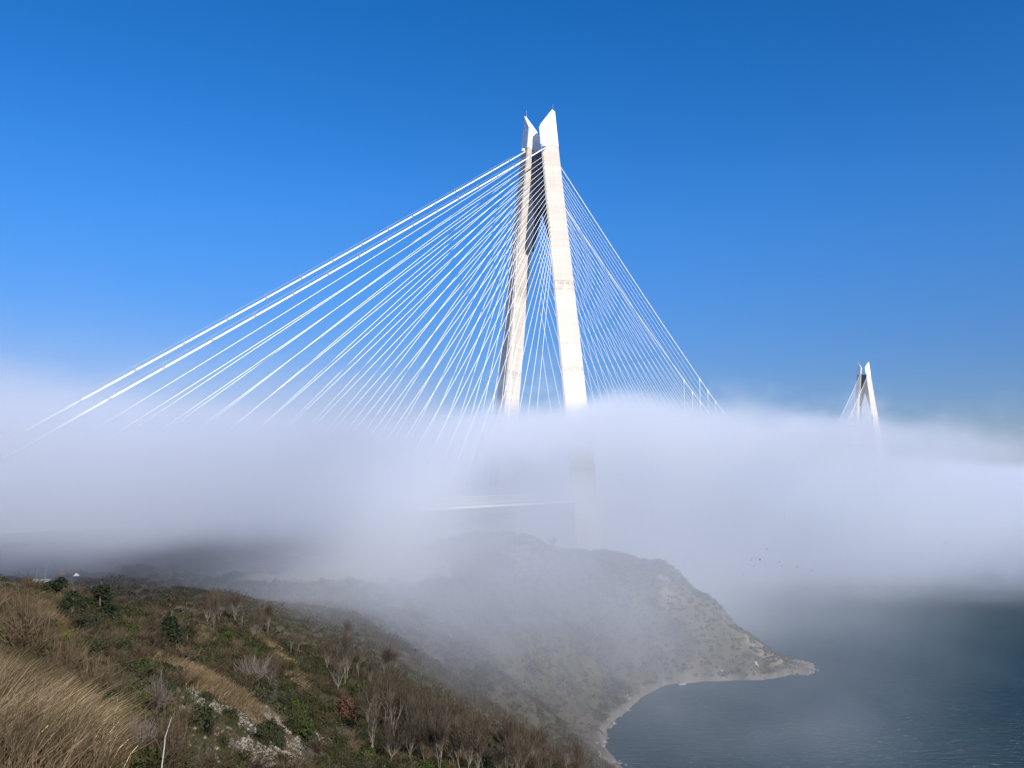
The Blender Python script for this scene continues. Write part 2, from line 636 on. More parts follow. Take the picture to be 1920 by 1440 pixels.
_w = warp(pts)
_n = len(_w)
_A = np.zeros((_n + 3, _n + 3))
_d2 = ((_w[:, None, :] - _w[None, :, :]) ** 2).sum(-1)
_A[:_n, :_n] = tps(_d2) + np.eye(_n) * 0.004
_A[:_n, _n] = 1; _A[:_n, _n + 1:] = _w
_A[_n, :_n] = 1; _A[_n + 1:, :_n] = _w.T
# flat target: fit the drop below the eye divided by distance, so near and far points count alike
_r = np.hypot(pts[:, 0], pts[:, 1]) + 6.0
_sol = np.linalg.solve(_A, np.concatenate([(zz - EYE) / _r, [0, 0, 0]]))


def vnoise(x, y, seed=0):
    """cheap smooth value noise in numpy"""
    xi, yi = np.floor(x).astype(np.int64), np.floor(y).astype(np.int64)
    fx, fy = x - xi, y - yi
    fx, fy = fx * fx * (3 - 2 * fx), fy * fy * (3 - 2 * fy)

    def h(a, b):
        n = (a * 374761393 + b * 668265263 + seed * 974634777) & 0x7fffffff
        n = ((n ^ (n >> 13)) * 1274126177) & 0x7fffffff
        return ((n ^ (n >> 16)) & 0xffff) / 65535.0
    return (h(xi, yi) * (1 - fx) + h(xi + 1, yi) * fx) * (1 - fy) + (h(xi, yi + 1) * (1 - fx) + h(xi + 1, yi + 1) * fx) * fy


def fbm(x, y, seed=0, oct=4):
    a, s, t = 1.0, 0.0, 0.0
    for i in range(oct):
        s = s + a * vnoise(x, y, seed + i); t += a
        x, y, a = x * 2.03 + 11.3, y * 2.03 + 7.7, a * 0.5
    return s / t


def ground(xy, rough=True):
    xy = np.atleast_2d(np.asarray(xy, dtype=float))
    out = np.empty(len(xy))
    for i in range(0, len(xy), 20000):
        q = xy[i:i + 20000]
        w = warp(q)
        r2 = ((w[:, None, :] - _w[None, :, :]) ** 2).sum(-1)
        v = tps(r2) @ _sol[:_n] + _sol[_n] + w @ _sol[_n + 1:]
        z = EYE + v * (np.hypot(q[:, 0], q[:, 1]) + 6.0)
        if rough:
            r = np.hypot(q[:, 0], q[:, 1])
            a = np.clip(r / 150.0, 0.05, 1.0)
            z = z + (fbm(q[:, 0] / 22.0, q[:, 1] / 22.0, 3) - 0.5) * 4.0 * a * np.clip((z - 1.0) / 8.0, 0.25, 1)
            g = np.abs(fbm(q[:, 0] / 38.0 + 5, q[:, 1] / 38.0, 8) - 0.5) * 2.0
            z = z + (g - 0.25) * 9.0 * np.clip((r - 180.0) / 80.0, 0, 1) * np.clip((z - 2.0) / 14.0, 0, 1)
            z = z + (fbm(q[:, 0] / 6.0, q[:, 1] / 6.0, 13) - 0.5) * 1.6 * np.clip((r - 150.0) / 80.0, 0, 1) * np.clip((8.0 - np.abs(z)) / 6.0, 0, 1)
        out[i:i + 20000] = z
    return np.minimum(out, 110.0)


def gz(x, y):
    return float(ground([(x, y)])[0])


def on_ground(px, py, y0=5.0, y1=700.0):
    """where the ray through a pixel meets the land"""
    ys = np.concatenate([np.linspace(y0, 60, 120), np.linspace(60.5, y1, 260)]) if y0 < 60 else np.linspace(y0, y1, 300)
    P = np.array([at(px, py, Y) for Y in ys])
    dz = P[:, 2] - np.maximum(ground(P[:, :2]), 0)
    i = np.argmax(dz < 0) if (dz < 0).any() else len(ys) - 1
    i = max(i, 1)
    t = dz[i - 1] / (dz[i - 1] - dz[i] + 1e-9)
    p = P[i - 1] + (P[i] - P[i - 1]) * min(max(t, 0), 1)
    return Vector(p)


def in_poly(px, py, poly):
    ins = np.zeros(len(px), dtype=bool)
    j = len(poly) - 1
    for i in range(len(poly)):
        xi, yi = poly[i]; xj, yj = poly[j]
        c = ((yi > py) != (yj > py)) & (px < (xj - xi) * (py - yi) / (yj - yi + 1e-12) + xi)
        ins ^= c
        j = i
    return ins


rr = np.concatenate([np.linspace(0.5, 6, 12), np.exp(np.linspace(math.log(6.5), math.log(900), 300))])
th = np.concatenate([np.linspace(-180, -48, 60)[:-1], np.linspace(-48, 40, 440), np.linspace(40, 180, 60)[1:]])
th = np.radians(th)
RR, TH = np.meshgrid(rr, th, indexing='ij')
XY = np.stack([RR * np.sin(TH), RR * np.cos(TH)], -1).reshape(-1, 2)
ZG = ground(XY)
nr, ntt = len(rr), len(th)
I = np.arange(nr * ntt).reshape(nr, ntt)
Q = np.stack([I[:-1, :-1], I[:-1, 1:], I[1:, 1:], I[1:, :-1]], -1).reshape(-1, 4)[:, ::-1]
TERR_V = np.concatenate([XY, ZG[:, None]], 1)
m, nt, b = mat("soil", (0.08, 0.07, 0.04), 0.95)
M["soil"] = m
hill = link("hillside", fast_mesh("hillside", TERR_V, Q, smooth=True), M["soil"])
tag(hill, kind="structure")

# sea
m, nt, b = mat("sea_water", (0.004, 0.022, 0.035), 0.22, spec=0.05)
b.inputs["IOR"].default_value = 1.2
tc = N(nt, "ShaderNodeTexCoord")
mp = N(nt, "ShaderNodeMapping")
mp.inputs["Scale"].default_value = (0.16, 0.50, 1)
mp.inputs["Rotation"].default_value = (0, 0, 0.12)
nt.links.new(tc.outputs["Object"], mp.inputs[0])
w1 = noise(nt, 1.0, 5, 0.62, vec=mp.outputs[0])
nt.links.new(mixc(nt, noise(nt, 0.012, 4, vec=tc.outputs["Object"]), (0.002, 0.017, 0.031), (0.004, 0.033, 0.042)), b.inputs["Base Color"])
bump(nt, b, w1, 1.0, 2.4)
b.inputs["Specular IOR Level"].default_value = 0.0
b.inputs["Roughness"].default_value = 1.0
gl = N(nt, "ShaderNodeBsdfGlossy")
gl.inputs["Roughness"].default_value = 0.22
nt.links.new(b.inputs["Normal"].links[0].from_socket, gl.inputs["Normal"])
nt.links.remove(b.inputs["Normal"].links[0])
mx = N(nt, "ShaderNodeMixShader")
mx.inputs[0].default_value = 0.065
nt.links.new(b.outputs[0], mx.inputs[1])
nt.links.new(gl.outputs[0], mx.inputs[2])
nt.links.new(mx.outputs[0], nt.nodes["Material Output"].inputs["Surface"])
M["sea"] = m
mb = MB()
ring = [(30000 * math.cos(t), 30000 * math.sin(t), 0) for t in np.linspace(0, 2 * math.pi, 49)[:-1]]
mb.add(ring, [tuple(range(48))])
tag(mb.build("sea", M["sea"]), kind="structure")
#END_TERRAIN

#VEG
# ------------------------------------------------------------------ cover of the land (painted by what grows or lies there)
def poly_xy(pix, y0=5.0, y1=700.0):
    return [tuple(on_ground(px, py, y0, y1)[:2]) for px, py in pix]


def leaf_mat(name, stops, rough=0.75, trans=0.25, rnd=0.35):
    m, nt, b = mat(name, rough=rough, spec=0.25)
    oi = N(nt, "ShaderNodeObjectInfo")
    t = attr(nt, "tone")
    f = math2(nt, 'ADD', math2(nt, 'MULTIPLY', t, 1.0 - rnd), math2(nt, 'MULTIPLY', oi.outputs["Random"], rnd))
    c = ramp(nt, f, stops)
    nt.links.new(c, b.inputs["Base Color"])
    if trans:
        tr = N(nt, "ShaderNodeBsdfTranslucent")
        nt.links.new(c, tr.inputs[0])
        mx = N(nt, "ShaderNodeMixShader")
        mx.inputs[0].default_value = trans
        nt.links.new(b.outputs[0], mx.inputs[1]); nt.links.new(tr.outputs[0], mx.inputs[2])
        nt.links.new(mx.outputs[0], nt.nodes["Material Output"].inputs["Surface"])
    return m


M["olive_leaf"] = leaf_mat("olive_leaf", [(0.0, (0.012, 0.014, 0.005)), (0.45, (0.032, 0.034, 0.011)), (0.8, (0.060, 0.056, 0.021)), (1.0, (0.105, 0.08, 0.042))])
M["green_leaf"] = leaf_mat("green_leaf", [(0.0, (0.014, 0.024, 0.005)), (0.5, (0.038, 0.052, 0.009)), (1.0, (0.080, 0.088, 0.020))], rnd=0.15)
M["yellow_leaf"] = leaf_mat("yellow_green_leaf", [(0.0, (0.035, 0.042, 0.005)), (0.5, (0.088, 0.090, 0.010)), (1.0, (0.17, 0.155, 0.025))], rnd=0.1)
M["dark_leaf"] = leaf_mat("dark_leaf", [(0.0, (0.012, 0.016, 0.007)), (0.5, (0.030, 0.036, 0.014)), (1.0, (0.07, 0.062, 0.032))], rnd=0.2)
M["needle"] = leaf_mat("pine_needle", [(0.0, (0.007, 0.012, 0.005)), (0.5, (0.017, 0.026, 0.010)), (1.0, (0.042, 0.052, 0.020))], rnd=0.2)
M["brown_twig"] = leaf_mat("brown_twig", [(0.0, (0.020, 0.014, 0.007)), (0.5, (0.052, 0.036, 0.019)), (1.0, (0.125, 0.09, 0.052))], trans=0, rnd=0.45)
M["grey_twig"] = leaf_mat("grey_twig", [(0.0, (0.04, 0.03, 0.024)), (0.5, (0.09, 0.072, 0.06)), (1.0, (0.20, 0.165, 0.14))], trans=0, rnd=0.25)
M["red_twig"] = leaf_mat("russet_leaf", [(0.0, (0.03, 0.014, 0.009)), (0.5, (0.075, 0.036, 0.022)), (1.0, (0.14, 0.075, 0.045))], trans=0.1, rnd=0.1)
M["grass"] = leaf_mat("dry_grass", [(0.0, (0.026, 0.032, 0.008)), (0.22, (0.058, 0.044, 0.020)), (0.55, (0.135, 0.090, 0.050)), (1.0, (0.38, 0.29, 0.165))], trans=0.3, rnd=0.0)
M["bark_pale"] = leaf_mat("pale_bark", [(0.0, (0.075, 0.06, 0.046)), (1.0, (0.20, 0.17, 0.14))], trans=0, rnd=0.5)
M["bark_white"] = mat("white_bark", (0.36, 0.34, 0.32), 0.8)[0]
M["wood_twig"] = leaf_mat("wood_twig", [(0.0, (0.026, 0.019, 0.012)), (0.5, (0.050, 0.037, 0.025)), (1.0, (0.095, 0.072, 0.050))], trans=0, rnd=0.4)
m, nt, b = mat("limestone", rough=0.9)
oi = N(nt, "ShaderNodeObjectInfo")
nt.links.new(mixc(nt, noise(nt, 3.0, 5), (0.12, 0.10, 0.08), (0.29, 0.255, 0.205)), b.inputs["Base Color"])
bump(nt, b, noise(nt, 6.0, 5), 0.5, 0.1)
M["stone"] = m
m, nt, b = mat("white_stone", rough=0.85)
nt.links.new(mixc(nt, noise(nt, 2.0, 4), (0.55, 0.54, 0.52), (0.78, 0.77, 0.74)), b.inputs["Base Color"])
M["white_stone"] = m

# soil material driven by cover attributes
nt = M["soil"].node_tree
b = nt.nodes["Principled BSDF"]
tc = N(nt, "ShaderNodeTexCoord")
n_big = noise(nt, 0.045, 6, 0.6, vec=tc.outputs["Object"])
n_mid = noise(nt, 0.22, 6, 0.65, vec=tc.outputs["Object"])
n_fine = noise(nt, 1.6, 6, 0.7, vec=tc.outputs["Object"])
scrub = ramp(nt, n_mid, [(0.30, (0.016, 0.018, 0.008)), (0.46, (0.036, 0.034, 0.016)), (0.58, (0.065, 0.048, 0.028)), (0.72, (0.11, 0.085, 0.05))])
grassy = ramp(nt, n_fine, [(0.3, (0.040, 0.048, 0.014)), (0.5, (0.082, 0.078, 0.030)), (0.7, (0.17, 0.13, 0.066))])
c = mixc(nt, ramp(nt, n_big, [(0.42, (0, 0, 0)), (0.62, (0.75, 0.75, 0.75))]), scrub, ramp(nt, n_fine, [(0.3, (0.045, 0.038, 0.02)), (0.7, (0.12, 0.092, 0.054))]))
c = mixc(nt, attr(nt, "grassy"), c, grassy)
earth = ramp(nt, n_mid, [(0.35, (0.17, 0.14, 0.105)), (0.65, (0.28, 0.24, 0.19))])
c = mixc(nt, attr(nt, "earth"), c, earth)
rock = ramp(nt, n_fine, [(0.34, (0.05, 0.045, 0.03)), (0.50, (0.15, 0.125, 0.085)), (0.68, (0.32, 0.28, 0.22))])
c = mixc(nt, attr(nt, "rocky"), c, rock)
c = mixc(nt, attr(nt, "tarmac"), c, mixc(nt, n_mid, (0.045, 0.045, 0.055), (0.085, 0.083, 0.09)))
beach = ramp(nt, n_fine, [(0.35, (0.065, 0.057, 0.046)), (0.65, (0.18, 0.16, 0.13))])
c = mixc(nt, attr(nt, "beach"), c, beach)
nt.links.new(c, b.inputs["Base Color"])
bump(nt, b, n_fine, 0.6, 0.4)

_px = TERR_V[:, 0]; _py = TERR_V[:, 1]; _z = TERR_V[:, 2]


def cover(polys, soft, seed, y0=5.0, y1=700.0):
    """1 inside any of the outlines (given as pixels of the photograph, dropped on the land), with ragged edges"""
    rag = (fbm(_px / soft, _py / soft, seed) - 0.5) * soft * 1.6
    rag2 = (fbm(_px / soft, _py / soft, seed + 9) - 0.5) * soft * 1.6
    out = np.zeros(len(_px))
    for pix in polys:
        out = np.maximum(out, in_poly(_px + rag, _py + rag2, poly_xy(pix, y0, y1)).astype(float))
    return out


CLEAR = [(322, 1250), (345, 1252), (420, 1285), (470, 1318), (540, 1352), (560, 1400), (575, 1460), (330, 1460), (345, 1380), (322, 1310)]
cov = {
    "grassy": np.maximum(cover([CLEAR, [(-30, 1190), (120, 1245), (230, 1310), (300, 1390), (320, 1500), (-60, 1500)],
                                [(350, 1170), (380, 1175), (410, 1215), (370, 1200)], [(480, 1190), (510, 1205), (575, 1300), (545, 1285)]], 6, 21, 5, 200),
                         cover([[(860, 1305), (885, 1300), (930, 1350), (960, 1390), (900, 1360)], [(960, 1165), (1060, 1180), (1150, 1300), (1020, 1290)], [(1290, 1115), (1400, 1165), (1520, 1235), (1400, 1225), (1290, 1170)]], 12, 24, 200, 700) * 0.8),
    "rocky": np.maximum(cover([[(352, 1285), (372, 1280), (382, 1325), (362, 1320)], [(400, 1318), (475, 1352), (470, 1362), (395, 1330)],
                               [(470, 1315), (490, 1320), (545, 1375), (520, 1378)], [(500, 1400), (560, 1380), (570, 1450), (440, 1450), (455, 1385)], [(590, 1370), (610, 1372), (625, 1400), (600, 1395)]], 4, 31, 5, 200),
                        cover([[(1230, 1080), (1280, 1112), (1300, 1150), (1250, 1130)], [(1380, 1165), (1420, 1180), (1530, 1240), (1450, 1250), (1400, 1215)]], 10, 33, 200, 700)),
    "earth": cover([[(432, 1098), (452, 1078), (560, 1052), (640, 1042), (820, 1040), (850, 1085), (760, 1096), (560, 1096)], [(480, 1024), (545, 1022), (530, 1042), (490, 1042)],
                    [(-60, 1042), (60, 1012), (230, 1010), (330, 1020), (260, 1036), (60, 1041)], [(955, 1015), (1000, 1018), (1030, 1060), (1000, 1075), (950, 1060)],
                    [(1190, 1134), (1230, 1130), (1250, 1140), (1200, 1142)]], 9, 41, 150, 700),
    "tarmac": cover([[(-80, 1098), (-80, 1050), (60, 1046), (200, 1046), (235, 1060), (200, 1085), (90, 1098)]], 4, 51, 200, 600),
    "beach": np.clip((1.5 + (fbm(_px / 7, _py / 7, 61) - 0.5) * 2.6 - _z) / 0.8, 0, 1),
}
me = hill.data
for k_, a_ in cov.items():
    at_ = me.attributes.new(k_, 'FLOAT', 'POINT')
    at_.data.foreach_set("value", a_.astype(np.float32))

# ------------------------------------------------------------------ plants: unit meshes, then copies
def leaf_cloud(rs, centers, radii, per, size, up=0.25, stretch=1.0):
    """leaf-shaped quads filling clumps; returns verts, quads, tone"""
    vs, tone = [], []
    for c, r in zip(centers, radii):
        n = int(per * r * r * 12)
        d = rs.normal(size=(n, 3)); d /= np.linalg.norm(d, axis=1)[:, None]
        rad = r * rs.uniform(0.35, 1.05, n) ** 0.6
        p = c + d * rad[:, None] * np.array([1, 1, 0.85])
        nrm = d + rs.normal(size=(n, 3)) * 0.7 + np.array([0, 0, up])
        nrm /= np.linalg.norm(nrm, axis=1)[:, None]
        a = np.cross(nrm, rs.normal(size=(n, 3))); a /= np.linalg.norm(a, axis=1)[:, None]
        bb = np.cross(nrm, a)
        s = size * rs.uniform(0.6, 1.4, n)[:, None]
        q = np.stack([p - a * s * stretch, p - bb * s * 0.5, p + a * s * stretch, p + bb * s * 0.5], 1)
        vs.append(q.reshape(-1, 3))
        tone.append(np.repeat(np.clip(rs.uniform(0.15, 0.85, n) * 0.75 + rs.uniform(0, 0.25), 0, 1), 4))
    v = np.concatenate(vs)
    return v, np.arange(len(v)).reshape(-1, 4), np.concatenate(tone)


def ribbon(p0, p1, p2, w0, w1, tw):
    """curved thin strips, vectorised: arrays (n,3) -> quads with a crossed width direction"""
    d = p2 - p0
    side = np.cross(d, tw); side /= (np.linalg.norm(side, axis=1)[:, None] + 1e-9)
    v = np.stack([p0 - side * w0, p0 + side * w0, p1 - side * (w0 + w1) / 2, p1 + side * (w0 + w1) / 2, p2 - side * w1, p2 + side * w1], 1)
    n = len(p0)
    base = np.arange(n)[:, None] * 6
    q = np.concatenate([base + np.array([0, 1, 3, 2]), base + np.array([2, 3, 5, 4])])
    return v.reshape(-1, 3), q


def shrub_mesh(name, seed, kind):
    rs = np.random.RandomState(seed)
    if kind == 'twig':                        # leafless bush: stems fanning from the ground, forking into fine twigs
        n = 46
        az = rs.uniform(0, 2 * np.pi, n); sp = rs.uniform(0.1, 1.0, n) ** 0.8
        tip = np.stack([np.cos(az) * sp, np.sin(az) * sp, rs.uniform(0.75, 1.35, n) * (1.15 - 0.55 * sp)], 1)
        p0 = np.stack([np.cos(az) * 0.12, np.sin(az) * 0.12, np.zeros(n) - 0.1], 1) * rs.uniform(0, 1.5, n)[:, None]
        p1 = p0 * 0.4 + tip * 0.6 + np.array([0, 0, 0.12]) - np.stack([np.cos(az), np.sin(az), 0 * az], 1) * 0.1
        v, q = ribbon(p0, p1, tip, 0.016, 0.007, rs.normal(size=(n, 3)))
        V, Qd, T = [v], [q], [np.full(len(v), 0.35)]
        off = len(v)
        m_ = 620
        i = rs.randint(0, n, m_); t = rs.uniform(0.25, 1.0, m_)[:, None]
        s0 = (1 - t) ** 2 * p0[i] + 2 * t * (1 - t) * p1[i] + t * t * tip[i]
        dr = (tip - p0)[i] * 0.35 + rs.normal(size=(m_, 3)) * 0.24 + np.array([0, 0, 0.10])
        s2 = s0 + dr * rs.uniform(0.5, 1.1, m_)[:, None]
        s1 = (s0 + s2) / 2 + rs.normal(size=(m_, 3)) * 0.03
        v, q = ribbon(s0, s1, s2, 0.009, 0.004, rs.normal(size=(m_, 3)))
        V.append(v); Qd.append(q + off); T.append(np.repeat(rs.uniform(0.2, 1.0, m_), 6))
        return fast_mesh(name, np.concatenate(V), np.concatenate(Qd), {"tone": np.concatenate(T)})
    if kind == 'pine':
        cs, rad = [np.array([0, 0, 0.3])], [0.55]
        for k in range(26):
            h = rs.uniform(0.15, 1.65); w = 0.95 * (1 - (h / 1.9) ** 1.6)
            a = rs.uniform(0, 6.28); rr_ = w * rs.uniform(0.35, 1.0)
            cs.append(np.array([math.cos(a) * rr_, math.sin(a) * rr_, h])); rad.append(rs.uniform(0.16, 0.30))
        cs.append(np.array([rs.uniform(-.1, .1), 0, 1.75])); rad.append(0.15)
        v, q, t = leaf_cloud(rs, cs, rad, 130, 0.055, 0.5, 1.3)
        return fast_mesh(name, v, q, {"tone": t})
    # leafy bush
    cs, rad = [np.array([0, 0, 0.35])], [0.5]
    for k in range(17):
        a = rs.uniform(0, 6.28); r_ = rs.uniform(0.15, 0.85)
        cs.append(np.array([math.cos(a) * r_, math.sin(a) * r_, rs.uniform(0.15, 1.0) * (1.0 - 0.45 * r_)])); rad.append(rs.uniform(0.16, 0.36))
    v, q, t = leaf_cloud(rs, cs, rad, 95, 0.058 if kind == 'leaf' else 0.075, 0.3, 1.1)
    if kind == 'leaf':                        # a few bare twigs poke out of the leaves
        n = 60
        az = rs.uniform(0, 6.28, n); sp = rs.uniform(0.2, 0.95, n)
        p0 = np.stack([np.cos(az) * sp * .5, np.sin(az) * sp * .5, rs.uniform(0, .5, n)], 1)
        p2 = np.stack([np.cos(az) * sp, np.sin(az) * sp, rs.uniform(0.8, 1.3, n) * (1.1 - .4 * sp)], 1)
        v2, q2 = ribbon(p0, (p0 + p2) / 2, p2, 0.010, 0.004, rs.normal(size=(n, 3)))
        q = np.concatenate([q, q2 + len(v)]); v = np.concatenate([v, v2]); t = np.concatenate([t, np.full(len(v2), 1.0)])
    return fast_mesh(name, v, q, {"tone": t})


def with_mat(me, m):
    me.materials.append(m)
    return me


LEAFY = [with_mat(shrub_mesh("leafy_shrub", 100 + i, 'leaf'), M["olive_leaf"]) for i in range(6)]
TWIGGY = [with_mat(shrub_mesh("twiggy_shrub", 200 + i, 'twig'), M["brown_twig"]) for i in range(6)]
GREYTWIG = [with_mat(shrub_mesh("grey_shrub", 230 + i, 'twig'), M["grey_twig"]) for i in range(3)]
GREENB = [with_mat(shrub_mesh("green_shrub", 300 + i, 'bush'), M["green_leaf"]) for i in range(4)]
DARKB = [with_mat(shrub_mesh("dark_shrub", 330 + i, 'bush'), M["dark_leaf"]) for i in range(4)]
YELB = [with_mat(shrub_mesh("yellow_green_shrub", 360 + i, 'bush'), M["yellow_leaf"]) for i in range(2)]
REDB = [with_mat(shrub_mesh("russet_shrub", 380, 'bush'), M["red_twig"])]
PINES = [with_mat(shrub_mesh("pine_crown", 400 + i, 'pine'), M["needle"]) for i in range(4)]


def plant(name, me, p, w, h, label, cat, group=None, sink=0.08):
    """a bush of width w and height h standing at p"""
    o = bpy.data.objects.new(name, me)
    C.objects.link(o)
    o.location = (p[0], p[1], p[2] - sink * h)
    o.scale = (w / 2, w / 2, h)
    o.rotation_euler = (R.uniform(-.1, .1), R.uniform(-.1, .1), R.uniform(0, 6.28))
    return tag(o, label, cat, group)


def tree_pair(seed, spread=0.5, forks=1, levels=4, lean=(0, 0), trunk_h=0.28, r0=0.02):
    """unit-height leafless tree: (trunk with limbs, twigs) meshes"""
    rs = random.Random(seed)
    tr, tw = MB(), ([], [], [])

    def grow(p, d, ln, r, lv):
        nseg = 4 if lv < 2 else 3
        pts = [p]
        dd = d.copy()
        for _ in range(nseg):
            dd = (dd + Vector((rs.gauss(0, .10), rs.gauss(0, .10), 0.06 + rs.gauss(0, .05)))).normalized()
            pts.append(pts[-1] + dd * ln / nseg)
        if lv < 3:
            tr.tube(pts, [r * (1 - 0.55 * i / nseg) for i in range(nseg + 1)], 6 if lv == 0 else (5 if lv == 1 else 3), cap=False)
        else:
            tw[0].append(pts[0]); tw[1].append(pts[len(pts) // 2]); tw[2].append(pts[-1])
        if lv >= levels:
            return
        nb = (5, 5, 5, 4)[min(lv, 3)]
        for i in range(nb):
            t = 1.0 if i == 0 else rs.uniform(0.35 if lv else 0.75, 1.0)
            j = min(int(t * nseg), nseg - 1)
            q = pts[j].lerp(pts[j + 1], t * nseg - j)
            a = rs.uniform(0, 6.28)
            sp = spread * (0.35 if i == 0 else rs.uniform(0.6, 1.25))
            nd = (dd + Vector((math.cos(a), math.sin(a), rs.uniform(0, .35))) * sp).normalized()
            grow(q, nd, ln * rs.uniform(0.55, 0.85) if lv else 0.30 * rs.uniform(.8, 1.2), r * (0.42 if i else 0.5), lv + 1)

    for k in range(forks):
        a = k * 2.4 + 0.4
        off = Vector((math.cos(a), math.sin(a), 0)) * (0.02 if forks > 1 else 0)
        d0 = Vector((lean[0] + (off.x * 6 if forks > 1 else 0), lean[1] + (off.y * 6 if forks > 1 else 0), 1)).normalized()
        grow(off + Vector((0, 0, -0.04)), d0, trunk_h * (1 if forks == 1 else rs.uniform(.9, 1.3)), r0 / math.sqrt(forks), 0)
    A = [np.array([tuple(v) for v in x]) for x in tw]
    nr_ = np.random.RandomState(seed)
    v, q = ribbon(A[0], A[1], A[2], 0.0024, 0.0012, nr_.normal(size=A[0].shape))
    top = max(v[:, 2].max(), 0.01)
    tone = np.repeat(nr_.uniform(0.1, 1, len(A[0])), 6)
    tme = fast_mesh("twigs", v / top, q, {"tone": tone})
    tr.v = [tuple(c / top for c in p) for p in tr.v]
    tk = tr.mesh("bare_tree", True)
    a_ = tk.attributes.new("tone", 'FLOAT', 'POINT')
    a_.data.foreach_set("value", np.array([0.5] * len(tr.v), dtype=np.float32))
    return tk, tme


BARE = [tree_pair(11, .72), tree_pair(12, .62, 2), tree_pair(13, .52, 3, trunk_h=.34), tree_pair(14, .8, 1, lean=(.2, .1)), tree_pair(15, .55, 2, trunk_h=.4), tree_pair(16, .62, 1, trunk_h=.36)]
for tk, tme in BARE:
    tk.materials.append(M["bark_pale"]); tme.materials.append(M["wood_twig"])


def bare_tree(p, h, k, label, group=None, rz=None, wide=1.0):
    tk, tme = BARE[k]
    o = bpy.data.objects.new("bare_tree", tk)
    C.objects.link(o)
    o.location = p
    o.scale = (h * wide, h * wide, h)
    o.rotation_euler = (0, 0, R.uniform(0, 6.28) if rz is None else rz)
    tag(o, label, "tree", group)
    c = bpy.data.objects.new("crown", tme)
    C.objects.link(c)
    c.parent = o
    return o


def pm(px_len, p):
    """pixels of the photograph to metres at point p"""
    return px_len * p[1] / F * 0.994


# distinct plants one can point at ------------------------------------------------------------
def pine(px, py, wpx, hpx, k, label):
    p = on_ground(px, py)
    mb = MB()
    w, h = pm(wpx, p) * 1.3, pm(hpx, p) * 1.3
    mb.tube([(0, 0, -0.3), (0.02, 0, h * 0.4), (0.05, 0.03, h * 0.85)], [h * .035, h * .025, h * .01], 7)
    o = mb.build("pine_tree", M["brown_bark"], smooth=True, loc=p)
    tag(o, label, "tree")
    c = bpy.data.objects.new("crown", PINES[k]); C.objects.link(c); c.parent = o
    c.scale = (w / 2, w / 2, h / 1.7)
    c.location = (0, 0, -h * .30)
    return o


M["brown_bark"] = mat("brown_bark", (0.09, 0.065, 0.045), 0.9)[0]
pine(133, 1180, 82, 68, 0, "dark green pine with a bushy cone crown on the brown ridge, nearest of the pines")
pine(186, 1150, 72, 52, 1, "broad dark pine behind the bushy cone-shaped pine on the ridge")
pine(112, 1130, 78, 46, 2, "low rounded dark pine on the ridge crest beside the yard")
pine(318, 1220, 62, 66, 3, "tall dark pine standing above the yellowish grass patch")
pine(350, 1216, 40, 42, 1, "small dark pine leaning against the taller pine by the grass patch")

for nm, ms, px, py, w, h, lab in [
    ("evergreen_shrub", DARKB[0], 372, 1372, 68, 56, "dark round bush at the near edge of the stony clearing"),
    ("evergreen_shrub", DARKB[1], 494, 1398, 38, 46, "tall dark bush beside the line of white rubble"),
    ("evergreen_shrub", DARKB[2], 523, 1405, 26, 32, "small dark bush touching the tall bush by the rubble"),
    ("evergreen_shrub", DARKB[3], 418, 1402, 32, 26, "small dark bush in the middle of the stony clearing"),
    ("evergreen_shrub", DARKB[0], 425, 1438, 46, 26, "low dark bush at the foot of the clearing"),
    ("evergreen_shrub", DARKB[2], 385, 1312, 30, 16, "flat dark bush among the white stones below the tan grass strip"),
    ("evergreen_shrub", GREENB[0], 567, 1386, 58, 42, "bright green rounded bush right of the stony clearing"),
    ("evergreen_shrub", GREENB[1], 262, 1452, 92, 52, "vivid green leafy bush at the bottom under the white sapling"),
    ("evergreen_shrub", YELB[0], 118, 1212, 28, 38, "yellow-green leafy shrub between brown thickets on the left slope"),
    ("evergreen_shrub", YELB[1], 252, 1352, 30, 44, "yellow-green young shrub above the silvery brushwood"),
    ("evergreen_shrub", GREENB[2], 145, 1240, 44, 36, "mossy green shrub below the yellow-green one on the left slope"),
    ("evergreen_shrub", GREENB[3], 668, 1310, 50, 26, "green bush below the slim forked tree"),
    ("russet_shrub", REDB[0], 646, 1345, 48, 40, "russet brown shrub below the slim forked bare tree"),
    ("bare_shrub", GREYTWIG[0], 290, 1335, 66, 42, "grey twiggy bush left of the clearing"),
    ("bare_shrub", GREYTWIG[1], 245, 1412, 86, 46, "silvery arching brushwood behind the vivid green bush"),
    ("bare_shrub", GREYTWIG[2], 470, 1282, 60, 34, "grey-brown twiggy bush above the tan grass strip"),
    ("bare_shrub", TWIGGY[0], 50, 1244, 110, 84, "large dark brown leafless thicket with upright stems on the left slope"),
    ("bare_shrub", TWIGGY[1], 115, 1275, 70, 62, "leafless brown bush with slanting bare stems below the large thicket"),
    ("bare_shrub", TWIGGY[3], 320, 1450, 80, 70, "reddish brown leafless bush beside the white sapling"),
    ("bare_shrub", TWIGGY[2], 215, 1340, 80, 50, "brown leafless bush with pale stems at the top of the dry grass"),
]:
    p = on_ground(px, py)
    plant(nm, ms, p, pm(w, p), pm(h, p), lab, "shrub")

